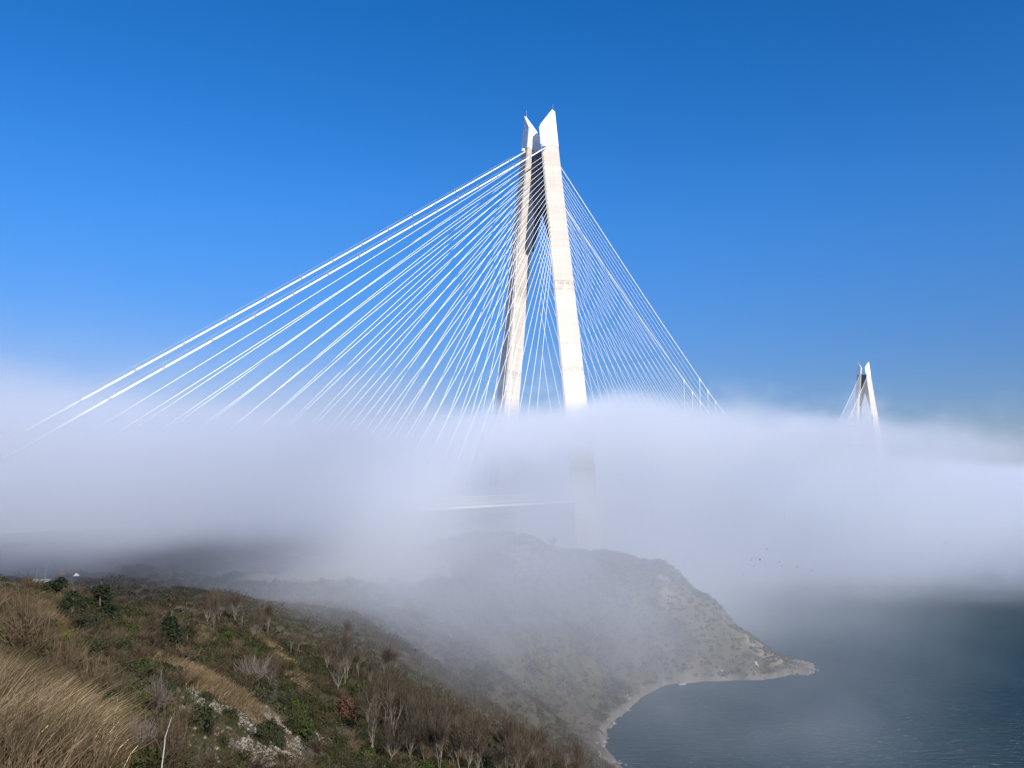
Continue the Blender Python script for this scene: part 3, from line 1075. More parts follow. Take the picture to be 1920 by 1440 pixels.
for px, py, h, k, lab, wide in [
    (388, 1172, 68, 1, "pale twin-stemmed bare tree beside the tall dark pine", 0.7),
    (506, 1285, 62, 1, "pale two-trunked bare tree in front of the sunny grass bank", 1.0),
    (632, 1304, 88, 0, "slim bare tree with a pale trunk forking into a fan, alone on the scrub slope", 0.9),
    (703, 1326, 36, 3, "small crooked whitish bare tree right of the slim forked tree", 1.0),
    (752, 1392, 96, 2, "bare tree with three straight tan trunks at the edge of the wood", 0.7),
    (728, 1380, 84, 4, "thin tan bare tree just left of the three-trunked one", 0.6),
    (803, 1412, 84, 3, "forked bare tree with a light trunk before the wood", 0.8),
    (849, 1420, 92, 0, "straight light-trunked bare tree at the front of the wood", 0.8),
    (545, 1235, 60, 5, "thin pale-stemmed bare tree half lost in fog above the grass bank", 0.7),
    (655, 1215, 60, 4, "slim upright bare tree in the fog behind the slim forked tree", 0.7),
    (1037, 1034, 32, 0, "small lone bare tree on the foggy headland ridge", 0.9),
]:
    p = on_ground(px, py)
    bare_tree(p, pm(h, p), k, lab, wide=wide)

# the leafless wood low on the slope
wood = 0
for i in range(400):
    px, py = R.uniform(690, 1090), R.uniform(1330, 1500)
    edge = 1320 + (px - 690) * 0.30
    if py < edge or py > edge + 110 or wood >= 70:
        continue
    p = on_ground(px, py)
    if p.y > 170 or p.z < 2:
        continue
    bare_tree(p, R.uniform(3.8, 8.2), R.choice([0, 2, 3, 4, 5, 1]), "slim leafless tree standing in the dense brown wood low on the near slope", "bare trees of the brown wood", wide=R.uniform(.55, 1.0))
    wood += 1
for i in range(60):
    px, py = R.uniform(400, 760), R.uniform(1160, 1300)
    if py < 1150 + (px - 400) * .32 or py > 1190 + (px - 400) * .40:
        continue
    p = on_ground(px, py)
    if p.y > 260: continue
    bare_tree(p, R.uniform(4.0, 7.0), R.choice([1, 4, 5, 2]), "thin leafless tree fading into the fog behind the scrub slope", "bare trees fading into the fog", wide=R.uniform(.5, .8))

# white sapling in the foreground
p = on_ground(303, 1470)
mb = MB()
u = pm(1.0, p)
mb.tube([(0, 0, -.1), (-1 * u, 0, 30 * u), (2 * u, 0, 62 * u), (3 * u, 0, 82 * u), (8 * u, 2 * u, 100 * u), (12 * u, 3 * u, 116 * u)], [1.3 * u, 1.2 * u, 1.05 * u, .85 * u, .6 * u, .3 * u], 8)
o = mb.build("bare_sapling", M["bark_white"], smooth=True, loc=p)
tag(o, "thin white crooked sapling trunk at the bottom beside the dry grass", "tree")
mb = MB()
for a in ([(3 * u, 0, 80 * u), (-2 * u, 0, 96 * u), (-8 * u, 0, 124 * u)], [(3 * u, 0, 78 * u), (14 * u, 0, 98 * u), (26 * u, 0, 112 * u)], [(0, 0, 52 * u), (-14 * u, 2 * u, 76 * u), (-26 * u, 2 * u, 92 * u)],
          [(12 * u, 3 * u, 110 * u), (16 * u, 3 * u, 124 * u), (17 * u, 3 * u, 136 * u)], [(8 * u, 0, 96 * u), (22 * u, 0, 118 * u), (30 * u, 0, 138 * u)]):
    mb.tube(a, [.7 * u, .5 * u, .2 * u], 5)
mb.build("branch", M["bark_pale"], o, smooth=True)
# dark twig reaching into the frame at the left
p = at(-14, 1152, 7.0)
mb = MB()
q = at(24, 1103, 7.2) - p
g0 = Vector((0, 0, gz(p.x, p.y) - p.z))
mb.tube([g0 + Vector((-.25, 0, -.05)), g0 * .5 + Vector((-.12, 0, 0)), (0, 0, 0), q * .5 + Vector((0, 0, .004)), q], [.010, .008, .006, .005, .0025], 6)
mb.tube([q * .45, q * .75 + Vector((.012, 0, -.03)), q + Vector((.0, 0, -.05))], [.004, .003, .002], 5)
tag(mb.build("bare_twig", M["dark_metal"] if False else M["brown_bark"], smooth=True, loc=p), "single dark bare twig sticking in at the left edge above the ridge", "twig")

# scrub: shrubs one can tell apart on the near slope
KIND = {"olive": (LEAFY, "evergreen_shrub", "olive green shrub packed in the scrub of the near slope", "olive shrubs of the near slope"),
        "brown": (TWIGGY, "bare_shrub", "brown leafless shrub packed in the scrub of the near slope", "brown shrubs of the near slope"),
        "dark": (DARKB, "evergreen_shrub", "dark green shrub packed in the scrub of the near slope", "dark shrubs of the near slope"),
        "green": (GREENB, "evergreen_shrub", "fresh green shrub packed in the scrub of the near slope", "fresh green shrubs of the near slope")}
placed = []
DISTINCT = [(o.location.copy(), max(o.scale[0] * 2 if o.type == 'MESH' else 1, 1.0)) for o in C.objects if o.name.startswith(("pine_tree", "evergreen_shrub", "russet_shrub"))]
DPX = [(133, 1180, 90), (186, 1150, 78), (112, 1130, 80), (318, 1220, 70), (350, 1216, 44), (372, 1372, 72), (494, 1398, 44), (567, 1386, 62), (118, 1212, 30), (252, 1352, 34), (646, 1345, 50),
       (632, 1304, 40), (506, 1285, 40), (388, 1172, 40), (752, 1392, 50), (303, 1440, 40), (290, 1335, 60), (245, 1412, 80), (400, 1290, 150), (460, 1330, 130)]
RIDGE = [(-40, 1105), (110, 1120), (130, 1190), (50, 1220), (-40, 1200)]
GRASSZONE = [(-60, 1180), (40, 1225), (120, 1290), (190, 1330), (215, 1400), (225, 1500), (-60, 1500)]
tries = 0
count = {k_: 0 for k_ in KIND}
for tries in range(6000):
    px, py = R.uniform(-40, 1060), R.uniform(1115, 1470)
    line = 1108 + max(0, px - 200) * 0.29 if px < 700 else 1253 + (px - 700) * .42
    if py < line:
        continue
    a1, a2 = np.array([px]), np.array([py])
    if in_poly(a1, a2, GRASSZONE)[0] or (in_poly(a1, a2, CLEAR)[0] and R.random() > 0.06):
        continue
    if any(abs(px - a) < w * .62 and -2 < py - c < 46 for a, c, w in DPX) and R.random() < .93:
        continue
    if in_poly(a1, a2, RIDGE)[0] and R.random() < .75:
        continue
    wood_line = 1320 + (px - 690) * 0.30
    if px > 690 and py < wood_line + 60 and R.random() > .25:
        continue
    p = on_ground(px, py)
    if p.y > 175:
        continue
    r_m = R.uniform(0.8, 1.6) * (0.42 + 0.58 * min(p.y / 80.0, 1.0))
    r_px = r_m * F / p.y
    if any((px - a) ** 2 + ((py - c) * 1.7) ** 2 < (0.62 * (r_px + e) / 2 * 1.15) ** 2 for a, c, e in placed):
        continue
    placed.append((px, py, r_px))
    left = px < 330
    u = R.random()
    if left: kd = "brown" if u < .58 else ("olive" if u < .88 else ("dark" if u < .95 else "green"))
    elif px > 560 and py > 1320: kd = "olive" if u < .56 else ("green" if u < .63 else ("brown" if u < .88 else "dark"))
    else: kd = "olive" if u < .52 else ("brown" if u < .84 else ("dark" if u < .95 else "green"))
    if count[kd] >= 290: continue
    count[kd] += 1
    ms, nm, lab, grp = KIND[kd]
    plant(nm, R.choice(ms), p, 2 * r_m * R.uniform(.9, 1.2), r_m * R.uniform(.7, 1.1) * (0.8 if kd == "brown" else 1.0), lab, "shrub", grp, 0.12)
print("shrubs", count)


# scrub far off, one mass: small leaf clumps over the far slopes
def scatter_stuff(name, n, region, mats, size, quads, seed, zmin=1.5, height=0.9, tone=(0, 1), dens_scale=25.0, thr=0.45, twig=False):
    rs = np.random.RandomState(seed)
    x0, x1, y0, y1 = region
    x, y = rs.uniform(x0, x1, n), rs.uniform(y0, y1, n)
    z = ground(np.stack([x, y], 1))
    keep = (z > zmin) & (fbm(x / dens_scale, y / dens_scale, seed) > thr)
    for k_ in ("earth", "tarmac"):
        for pl in ([[(432, 1098), (452, 1078), (560, 1052), (640, 1042), (820, 1040), (850, 1085), (760, 1096), (560, 1096)], [(-60, 1042), (60, 1012), (230, 1010), (330, 1020), (260, 1036), (60, 1041)]] if k_ == "earth" else [[(-80, 1098), (-80, 1050), (60, 1046), (200, 1046), (235, 1060), (200, 1085), (90, 1098)]]):
            keep &= ~in_poly(x, y, poly_xy(pl, 150, 700))
    if y0 < 100:
        keep &= ~in_poly(x, y, poly_xy(CLEAR, 5, 200)) & ~in_poly(x, y, poly_xy([(-60, 1200), (60, 1240), (130, 1296), (185, 1340), (205, 1400), (205, 1500), (-60, 1500)], 5, 200))
    x, y, z = x[keep], y[keep], z[keep]
    s = rs.uniform(0.6, 1.4, len(x)) * size
    V, T = [], []
    for k in range(quads):
        d = rs.normal(size=(len(x), 3)); d /= np.linalg.norm(d, axis=1)[:, None]
        d[:, 2] = np.abs(d[:, 2])
        c = np.stack([x, y, z], 1) + d * s[:, None] * rs.uniform(.5, 1, len(x))[:, None] * np.array([1, 1, height])
        if twig:
            a = (d * .5 + np.array([0, 0, 1.0])) ; a /= np.linalg.norm(a, axis=1)[:, None]
            b_ = np.cross(a, rs.normal(size=a.shape)); b_ /= np.linalg.norm(b_, axis=1)[:, None]
            w1, w2 = s[:, None] * rs.uniform(.4, 1.0, len(x))[:, None], 0.018 * np.ones((len(x), 1)) * rs.uniform(.6, 1.6, len(x))[:, None]
        else:
            nn = d + rs.normal(size=d.shape) * .6
            a = np.cross(nn, rs.normal(size=d.shape)); a /= np.linalg.norm(a, axis=1)[:, None]
            b_ = np.cross(nn, a); b_ /= np.linalg.norm(b_, axis=1)[:, None]
            w1 = s[:, None] * .17; w2 = s[:, None] * .11
        V.append(np.stack([c - a * w1, c - b_ * w2, c + a * w1, c + b_ * w2], 1))
        T.append(np.repeat(np.clip(rs.uniform(tone[0], tone[1], len(x)), 0, 1)[:, None], 4, 1))
    V = np.concatenate(V).reshape(-1, 3); T = np.concatenate(T).ravel()
    o = link(name, fast_mesh(name, V, np.arange(len(V)).reshape(-1, 4), {"tone": T}), mats)
    return tag(o, kind="stuff")


M["far_scrub"] = leaf_mat("far_scrub", [(0.0, (0.022, 0.022, 0.012)), (0.5, (0.045, 0.043, 0.024)), (1.0, (0.068, 0.058, 0.036))], trans=0, rnd=0.0)
tag(scatter_stuff("scrub", 22000, (-330, 190, 215, 470), M["far_scrub"], 1.4, 52, 71, thr=.36), "dark scrub covering the foggy far slopes")
tag(scatter_stuff("heath", 22000, (-330, 190, 150, 470), M["brown_twig"], 1.1, 40, 72, thr=.30, twig=False), "brown heath covering the foggy far slopes")
tag(scatter_stuff("undergrowth", 34000, (-75, 95, 25, 235), M["olive_leaf"], 0.6, 30, 73, thr=.26, tone=(0, .9), dens_scale=9), "low undergrowth between the shrubs of the near slope")
tag(scatter_stuff("leafless_woods", 4200, (-45, 175, 200, 400), M["wood_twig"], 3.0, 30, 74, thr=.44, twig=True, dens_scale=40), "leafless woods on the far slope, a brown-grey mass in the fog")

# dry grass ----------------------------------------------------------------------------------
def grass(name, xy, length, width, lean, seed, tone):
    rs = np.random.RandomState(seed)
    n = len(xy)
    z = ground(xy)
    p0 = np.stack([xy[:, 0], xy[:, 1], z - .02], 1)
    ln = length * rs.uniform(.45, 1.25, n)
    cx = fbm(xy[:, 0] * 1.1, xy[:, 1] * 1.1, seed + 5) - .45
    cy_ = fbm(xy[:, 0] * 1.1 + 30, xy[:, 1] * 1.1, seed + 6) - .5
    lean = (lean[0] + cx * 1.5, lean[1] + cy_ * 1.5)
    dirn = np.stack([lean[0] + rs.normal(0, .24, n), lean[1] + rs.normal(0, .24, n), np.ones(n)], 1)
    dirn /= np.linalg.norm(dirn, axis=1)[:, None]
    p1 = p0 + dirn * ln[:, None] * .55 + np.array([0, 0, .06]) * ln[:, None]
    bend = np.stack([lean[0] * 1.6 + rs.normal(0, .3, n), lean[1] + rs.normal(0, .3, n), np.full(n, .7)], 1)
    p2 = p1 + bend * ln[:, None] * .5
    v, q = ribbon(p0, p1, p2, width, width * .25, np.stack([rs.normal(0, .3, n), np.ones(n) + rs.normal(0, .3, n), rs.normal(0, .2, n)], 1))
    return v, q, np.repeat(tone, 6)


def grass_patch(pix, n, length, width, lean, seed, tlo, thi, y0=5.0, y1=200.0, sub=6.0, bare=.4, jit=.05):
    rs = np.random.RandomState(seed)
    pl = np.array(poly_xy(pix, y0, y1))
    lo, hi = pl.min(0), pl.max(0)
    xy = rs.uniform(lo, hi, size=(n * 3, 2))
    # more blades near the eye
    xy = xy[in_poly(xy[:, 0], xy[:, 1], [tuple(a) for a in pl])]
    cl = fbm(xy[:, 0] / sub, xy[:, 1] / sub, seed)
    hole = fbm(xy[:, 0] / (sub * .6) + 40, xy[:, 1] / (sub * .6), seed + 50)
    ok = (cl > .3) & (hole + rs.uniform(-.1, .1, len(hole)) > bare)
    xy, cl = xy[ok][:n], cl[ok][:n]
    xy = xy + rs.normal(0, jit, xy.shape)
    tone = np.clip(tlo + (thi - tlo) * (cl - .3) / .45 + rs.normal(0, .14, len(xy)), 0, 1)
    return grass(None, xy, length, width, lean, seed, tone)


G = [grass_patch([(-30, 1222), (60, 1240), (130, 1296), (185, 1340), (205, 1400), (205, 1500), (-60, 1500)], 56000, .50, .0052, (.26, -.06), 81, .06, .60, sub=1.3, bare=.46, jit=.12),
     grass_patch([(-40, 1300), (110, 1360), (180, 1420), (180, 1540), (-80, 1540)], 18000, .75, .0042, (.30, -.06), 82, .2, .9, sub=.9, bare=.5),
     grass_patch([(-20, 1110), (110, 1125), (120, 1190), (50, 1215), (-20, 1195)], 26000, .8, .016, (.4, 0), 83, .2, .62, sub=5),
     grass_patch([(322, 1248), (350, 1252), (425, 1288), (462, 1316), (440, 1322), (370, 1296), (330, 1280)], 11000, .62, .013, (.15, 0), 84, .34, .86, sub=2.2, bare=.46, jit=1.0),
     grass_patch(CLEAR, 22000, .26, .012, (.2, 0), 85, -.1, .55, sub=4),
     grass_patch([(480, 1190), (512, 1205), (580, 1300), (545, 1290)], 7000, .8, .03, (.3, 0), 86, .3, .7, sub=5),
     grass_patch([(345, 1168), (372, 1172), (412, 1218), (368, 1205)], 5000, .7, .03, (.3, 0), 87, .2, .6, sub=5)]
off = 0
V, Qs, T = [], [], []
for v, q, t in G:
    V.append(v); Qs.append(q + off); T.append(t); off += len(v)
o = link("dry_grass", fast_mesh("dry_grass", np.concatenate(V), np.concatenate(Qs), {"tone": np.concatenate(T)}), M["grass"])
tag(o, "tan wind-bent dry grass on the near slope", kind="stuff")
# single tall stalks in front
rs = np.random.RandomState(91)
for i, (px, py, dx, dy) in enumerate([(153, 1440, 62, 118), (176, 1440, 40, 92), (98, 1400, 12, 62), (200, 1445, 36, 66), (124, 1440, 18, 70), (10, 1420, 26, 74), (40, 1440, 44, 86), (225, 1450, 30, 60)]):
    p = on_ground(px, py + 14, 4, 60)
    u = pm(1.0, p)
    mb = MB()
    mb.tube([(0, 0, -.05), (dx * .22 * u, 0, dy * .42 * u), (dx * .58 * u, 0, dy * .8 * u), (dx * u, 0, dy * 1.02 * u)], [.0055, .005, .004, .002], 5)
    a = mb.build("grass_stalk", M["straw"] if "straw" in M else M.setdefault("straw", mat("straw", (0.62, 0.50, 0.30), 0.7)[0]), loc=p, smooth=True)
    tag(a, "long pale bent stalk rising from the dry grass at the bottom", "grass stalk", "long stalks in the dry grass")

# stones -------------------------------------------------------------------------------------
def rock_mesh(seed, n=1):
    rs = random.Random(seed)
    bm = bmesh.new()
    bmesh.ops.create_icosphere(bm, subdivisions=2, radius=1.0)
    ph = [rs.uniform(0, 6) for _ in range(6)]
    for v in bm.verts:
        d = v.co.normalized()
        k = 1 + .22 * math.sin(3 * d.x + ph[0]) + .2 * math.sin(4 * d.y + ph[1]) + .15 * math.sin(5 * d.z + ph[2]) + rs.uniform(-.09, .09)
        v.co = Vector((d.x * k, d.y * k * .75, max(d.z, -.35) * k * .6))
    me = bpy.data.meshes.new("stone")
    bm.to_mesh(me); bm.free()
    return me


ROCKS = [rock_mesh(500 + i) for i in range(5)]
for r_ in ROCKS: r_.materials.append(M["stone"])
WROCKS = [r_.copy() for r_ in ROCKS[:3]]
for r_ in WROCKS:
    r_.materials.clear(); r_.materials.append(M["white_stone"])


def rock(px, py, wpx, me, label, group=None, nm="boulder"):
    p = on_ground(px, py)
    o = bpy.data.objects.new(nm, me); C.objects.link(o)
    s = pm(wpx, p) / 2
    o.location = p + Vector((0, 0, s * .1)); o.scale = (s, s, s * R.uniform(.7, 1.1)); o.rotation_euler = (R.uniform(-.3, .3), R.uniform(-.3, .3), R.uniform(0, 6.28))
    return tag(o, label, "rock", group)


rock(333, 1328, 21, ROCKS[0], "pale flat boulder lying in the grass left of the dark round bush")
rock(395, 1436, 16, ROCKS[1], "pale boulder at the bottom of the clearing")
for px, py in [(486, 1318), (495, 1330), (492, 1326), (505, 1345), (515, 1352), (522, 1362), (530, 1368), (372, 1322), (366, 1318), (352, 1290), (362, 1296), (470, 1352), (462, 1345),
               (478, 1362), (474, 1378), (540, 1400), (548, 1392), (552, 1405), (515, 1415), (462, 1385), (605, 1385), (612, 1394)]:
    rock(px + R.uniform(-2, 2), py + R.uniform(-2, 2), R.uniform(7, 12), R.choice(ROCKS), "pale rubble stone lying in the stony clearing of the near slope", "rubble stones of the clearing")
rs = np.random.RandomState(95)
mb_v, mb_q = [], []
for pl, n in [([(352, 1285), (372, 1280), (384, 1325), (362, 1322)], 160), ([(400, 1316), (476, 1350), (470, 1364), (395, 1332)], 220), ([(468, 1312), (492, 1320), (548, 1376), (520, 1380)], 420),
              ([(500, 1400), (560, 1380), (572, 1450), (440, 1450), (455, 1385)], 700), ([(590, 1370), (612, 1372), (626, 1402), (600, 1396)], 160), (CLEAR, 420)]:
    pg = np.array(poly_xy(pl, 5, 200))
    xy = rs.uniform(pg.min(0), pg.max(0), size=(n * 4, 2))
    xy = xy[in_poly(xy[:, 0], xy[:, 1], [tuple(a) for a in pg])][:n]
    z = ground(xy)
    s = rs.uniform(.05, .17, len(xy)) ** 1.0
    c = np.stack([xy[:, 0], xy[:, 1], z + s * .2], 1)
    oct_ = np.array([(1, 0, 0), (0, 1, 0), (-1, 0, 0), (0, -1, 0), (0, 0, .8), (0, 0, -.5)], dtype=float)
    v = c[:, None, :] + (oct_[None] + rs.normal(0, .22, (len(xy), 6, 3))) * s[:, None, None] * np.array([1.2, .9, 1])
    b0 = sum(len(a) for a in mb_v) + np.arange(len(xy))[:, None] * 6
    for t in ((0, 1, 4), (1, 2, 4), (2, 3, 4), (3, 0, 4), (1, 0, 5), (2, 1, 5), (3, 2, 5), (0, 3, 5)):
        mb_q.append(b0 + np.array(t))
    mb_v.append(v.reshape(-1, 3))
o = link("rubble", fast_mesh("rubble", np.concatenate(mb_v), np.concatenate(mb_q)), M["stone"])
tag(o, "loose pale rubble strewn over the clearing", kind="stuff")
rs = np.random.RandomState(97)
sx, sy = rs.uniform(20, 190, 9000), rs.uniform(170, 460, 9000)
sz = ground(np.stack([sx, sy], 1))
ok = (sz > -.35) & (sz < 2.6) & (fbm(sx / 9, sy / 9, 98) > .40)
sx, sy, sz = sx[ok], sy[ok], sz[ok]
s = rs.uniform(.12, .75, len(sx)) ** 1.4 * 1.5
c = np.stack([sx, sy, sz + s * .15], 1)
v = c[:, None, :] + (oct_[None] + rs.normal(0, .22, (len(sx), 6, 3))) * s[:, None, None] * np.array([1.2, .9, .8])
b0 = np.arange(len(sx))[:, None] * 6
q_ = np.concatenate([b0 + np.array(t) for t in ((0, 1, 4), (1, 2, 4), (2, 3, 4), (3, 0, 4), (1, 0, 5), (2, 1, 5), (3, 2, 5), (0, 3, 5))])
m, nt, b = mat("shore_rock", rough=0.9)
nt.links.new(mixc(nt, noise(nt, 0.35, 4), (0.045, 0.04, 0.035), (0.24, 0.215, 0.175)), b.inputs["Base Color"])
o = link("shore_rocks", fast_mesh("shore_rocks", v.reshape(-1, 3), q_), m)
tag(o, "broken grey and brown rocks along the narrow beach", kind="stuff")
for px, py, w in [(1168, 1295, 4), (1176, 1303, 3), (1160, 1306, 3), (1248, 1267, 3), (1233, 1272, 3), (1133, 1284, 3), (1107, 1416, 5), (1114, 1430, 6), (1126, 1414, 3), (1099, 1417, 4), (1121, 1420, 3), (1142, 1340, 3), (1180, 1310, 3), (1330, 1262, 3), (1354, 1258, 3), (1206, 1290, 3)]:
    rock(px, py, w, R.choice(WROCKS), "small white block lying at the back of the narrow beach", "white blocks on the beach", "white_block")
#END_VEG
#SMALL
# ------------------------------------------------------------------ yard, machines, birds
M["yellow_paint"] = mat("yellow_paint", (0.80, 0.52, 0.05), 0.5)[0]
M["white_paint"] = mat("white_paint", (0.42, 0.43, 0.44), 0.6)[0]
M["tyre"] = mat("tyre_rubber", (0.02, 0.02, 0.02), 0.85)[0]
M["glass"] = mat("cab_glass", (0.03, 0.04, 0.05), 0.1, spec=0.6)[0]
M["canvas"] = mat("white_canvas", (0.6, 0.6, 0.6), 0.8)[0]
M["tank_steel"] = mat("tank_steel", (0.38, 0.39, 0.41), 0.5)[0]


def wheels(root, xs, y, r, w):
    for x in xs:
        for s in (-1, 1):
            mb = MB()
            mb.tube([(x, s * y - w / 2, r), (x, s * y + w / 2, r)], r, 16)
            t = mb.build("wheel", M["tyre"], root, bevel=.04)
            mb = MB()
            mb.tube([(x, s * y - w / 2 - .02, r), (x, s * y + w / 2 + .02, r)], r * .5, 12)
            mb.build("rim", M["yellow_paint"], t)


def dump_truck(px, py, rz, label, paint, L_=6.6):
    p = on_ground(px, py, 150, 700)
    o = tag(empty("dump_truck", p, rz), label, "truck")
    k = L_ / 6.6
    mb = MB()
    mb.box((0, 0, 1.0 * k), (6.2 * k, 1.1 * k, .35 * k))
    mb.build("chassis", M["dark_metal"], o)
    mb = MB()
    mb.hull([Vector(v) * k for v in ((2.2, -1.15, .9), (3.3, -1.15, .9), (3.3, 1.15, .9), (2.2, 1.15, .9))], [Vector(v) * k for v in ((2.1, -1.1, 2.9), (3.0, -1.1, 2.9), (3.0, 1.1, 2.9), (2.1, 1.1, 2.9))])
    cab = mb.build("cab", paint, o, bevel=.08)
    mb = MB()
    mb.add([Vector(v) * k for v in ((3.235, -.95, 1.75), (3.235, .95, 1.75), (3.08, .9, 2.65), (3.08, -.9, 2.65))], [(0, 1, 2, 3)])
    mb.build("windscreen", M["glass"], cab)
    mb = MB()
    mb.hull([Vector(v) * k for v in ((-3.0, -1.0, 1.3), (1.8, -1.0, 1.3), (1.8, 1.0, 1.3), (-3.0, 1.0, 1.3))], [Vector(v) * k for v in ((-3.5, -1.3, 2.7), (2.0, -1.3, 2.9), (2.0, 1.3, 2.9), (-3.5, 1.3, 2.7))])
    mb.box((2.2 * k, 0, 3.0 * k), (1.2 * k, 2.5 * k, .12 * k))
    mb.build("tipper_body", paint, o, bevel=.05)
    wheels(o, [2.3 * k, -1.2 * k, -2.4 * k], 1.0 * k, .55 * k, .4 * k)
    return o


def digger(px, py, rz, label, k=1.0, arm=True):
    p = on_ground(px, py, 150, 700)
    o = tag(empty("excavator", p, rz), label, "excavator")
    for s in (-1, 1):
        mb = MB()
        prof = [(1.9, .45), (1.6, .1), (-1.6, .1), (-1.9, .45), (-1.6, .85), (1.6, .85)]
        mb.hull([Vector((x, s * 1.1 - .3, z)) * k for x, z in prof], [Vector((x, s * 1.1 + .3, z)) * k for x, z in prof])
        mb.build("track", M["tyre"], o, bevel=.05)
    mb = MB()
    mb.hull([Vector(v) * k for v in ((-2.2, -1.3, 1.05), (1.3, -1.3, 1.05), (1.3, 1.3, 1.05), (-2.2, 1.3, 1.05))], [Vector(v) * k for v in ((-2.1, -1.2, 2.1), (1.1, -1.2, 1.9), (1.1, 1.2, 1.9), (-2.1, 1.2, 2.1))])
    mb.build("body", M["yellow_paint"], o, bevel=.1)
    mb = MB()
    mb.hull([Vector(v) * k for v in ((.1, .2, 1.9), (1.5, .2, 1.9), (1.5, 1.25, 1.9), (.1, 1.25, 1.9))], [Vector(v) * k for v in ((.1, .25, 3.1), (1.2, .25, 3.1), (1.2, 1.2, 3.1), (.1, 1.2, 3.1))])
    c_ = mb.build("cab", M["yellow_paint"], o, bevel=.06)
    mb = MB()
    mb.add([Vector(v) * k for v in ((1.505, .3, 2.05), (1.505, 1.15, 2.05), (1.27, 1.1, 2.95), (1.27, .35, 2.95))], [(0, 1, 2, 3)])
    mb.add([Vector(v) * k for v in ((.25, 1.262, 2.05), (1.35, 1.262, 2.05), (1.15, 1.215, 2.95), (.25, 1.215, 2.95))], [(0, 1, 2, 3)])
    mb.build("cab_window", M["glass"], c_)
    if arm:
        mb = MB()
        mb.tube([Vector(v) * k for v in ((1.0, -.2, 1.8), (3.0, -.2, 3.6), (4.6, -.2, 3.2))], [.35 * k, .3 * k, .22 * k], 6)
        mb.tube([Vector(v) * k for v in ((4.6, -.2, 3.3), (5.3, -.2, 1.6))], [.22 * k, .16 * k], 6)
        mb.build("boom", M["yellow_paint"], o)
        mb = MB()
        mb.hull([Vector(v) * k for v in ((4.9, -.75, .7), (5.9, -.75, .9), (5.9, .35, .9), (4.9, .35, .7))], [Vector(v) * k for v in ((5.0, -.7, 1.6), (5.6, -.7, 1.7), (5.6, .3, 1.7), (5.0, .3, 1.6))])
        mb.build("bucket", M["dark_metal"], o)
    return o


dump_truck(208, 1061, -.4, "long yellow dump truck at the far corner of the dark yard", M["yellow_paint"], 8.0)
digger(226, 1064, 2.6, "yellow excavator parked against the long yellow dump truck", 1.0)
digger(40, 1050, 0.3, "yellow excavator alone on the far edge of the yard", 1.0, False)
dump_truck(137, 1080, .2, "yellow dump truck beside the white tent in the yard", M["yellow_paint"], 5.2)
digger(115, 1083, 1.3, "small yellow excavator just left of the truck by the white tent", .8, False)
digger(171, 1048, 2.2, "tiny distant yellow excavator on the top edge of the yard", .7, False)
p = on_ground(76, 1100, 150, 700)
o = tag(empty("box_trailer", p, .15), "long white-roofed trailer at the near edge of the yard", "trailer")
o.scale = (.72, .72, .6)
mb = MB(); mb.box((0, 0, 1.9), (5.6, 2.3, 1.9)); mb.build("body", M["white_paint"], o, bevel=.08)
mb = MB(); mb.box((0, 0, 2.93), (5.75, 2.45, .16)); mb.build("roof", M["white_paint"], o)
mb = MB(); mb.box((-.6, 0, .82), (4.4, 1.0, .2)); mb.tube([(2.2, 0, .8), (4.0, 0, .75)], .08, 6); mb.build("chassis", M["dark_metal"], o)
wheels(o, [-.4, -1.4], .95, .42, .28)
p = on_ground(143, 1084, 150, 700)
o = tag(empty("tent", p, .3), "small white pointed tent beside the yellow truck in the yard", "tent")
o.scale = (.55, .55, .5)
mb = MB(); mb.hull([(-1.3, -1.3, 1.2), (1.3, -1.3, 1.2), (1.3, 1.3, 1.2), (-1.3, 1.3, 1.2)], [(-.08, -.08, 2.7), (.08, -.08, 2.7), (.08, .08, 2.7), (-.08, .08, 2.7)]); mb.build("canopy", M["canvas"], o)
for x, y in ((-1.2, -1.2), (1.2, -1.2), (1.2, 1.2), (-1.2, 1.2)):
    mb = MB(); mb.tube([(x, y, -.1), (x, y, 1.25)], .04, 6); mb.build("leg", M["galv"], o)
p = on_ground(167, 1072, 150, 700)
o = tag(empty("storage_tank", p), "round grey storage tank in the yard behind the white tent", "tank")
mb = MB(); mb.tube([(0, 0, 0), (0, 0, 1.6)], 1.25, 20); mb.build("shell", M["tank_steel"], o, bevel=.05)
mb = MB(); mb.tube([(0, 0, 1.6), (0, 0, 1.9), (0, 0, 2.05)], [1.25, .8, .15], 20); mb.build("lid", M["tank_steel"], o)
for px, py, h in [(68, 1090, 24), (105, 1062, 16), (85, 1086, 20)]:
    p = on_ground(px, py, 150, 700)
    o = tag(empty("lamp_post", p), {24: "tallest thin lamp post near the trailer in the yard", 16: "short thin lamp post in the middle of the yard", 20: "thin lamp post between the trailer and the small excavator"}[h], "lamp post", "lamp posts of the yard")
    H_ = pm(h, p)
    mb = MB(); mb.tube([(0, 0, -.2), (0, 0, H_)], [.09, .05], 8); mb.tube([(0, 0, H_), (.5, 0, H_ + .12), (1.0, 0, H_ + .12)], .04, 6); mb.build("pole", M["galv"], o)
    mb = MB(); mb.box((1.15, 0, H_ + .1), (.5, .22, .1)); mb.build("lamp_head", M["white_paint"], o)

# white cross-shaped wreckage near the headland beach
p = on_ground(1418, 1250, 200, 700)
mb = MB()
mb.tube([(-.5, 0, 0), (.0, 0, 1.2), (.45, 0, 2.3)], .13, 6); mb.tube([(.0, 0, 1.2), (.7, 0, .7), (.9, 0, .1)], .13, 6); mb.tube([(0, 0, 1.2), (-.5, 0, 2.2)], .12, 6)
tag(mb.build("driftwood", M["white_stone"], loc=p), "bleached white forked driftwood above the headland beach", "driftwood")
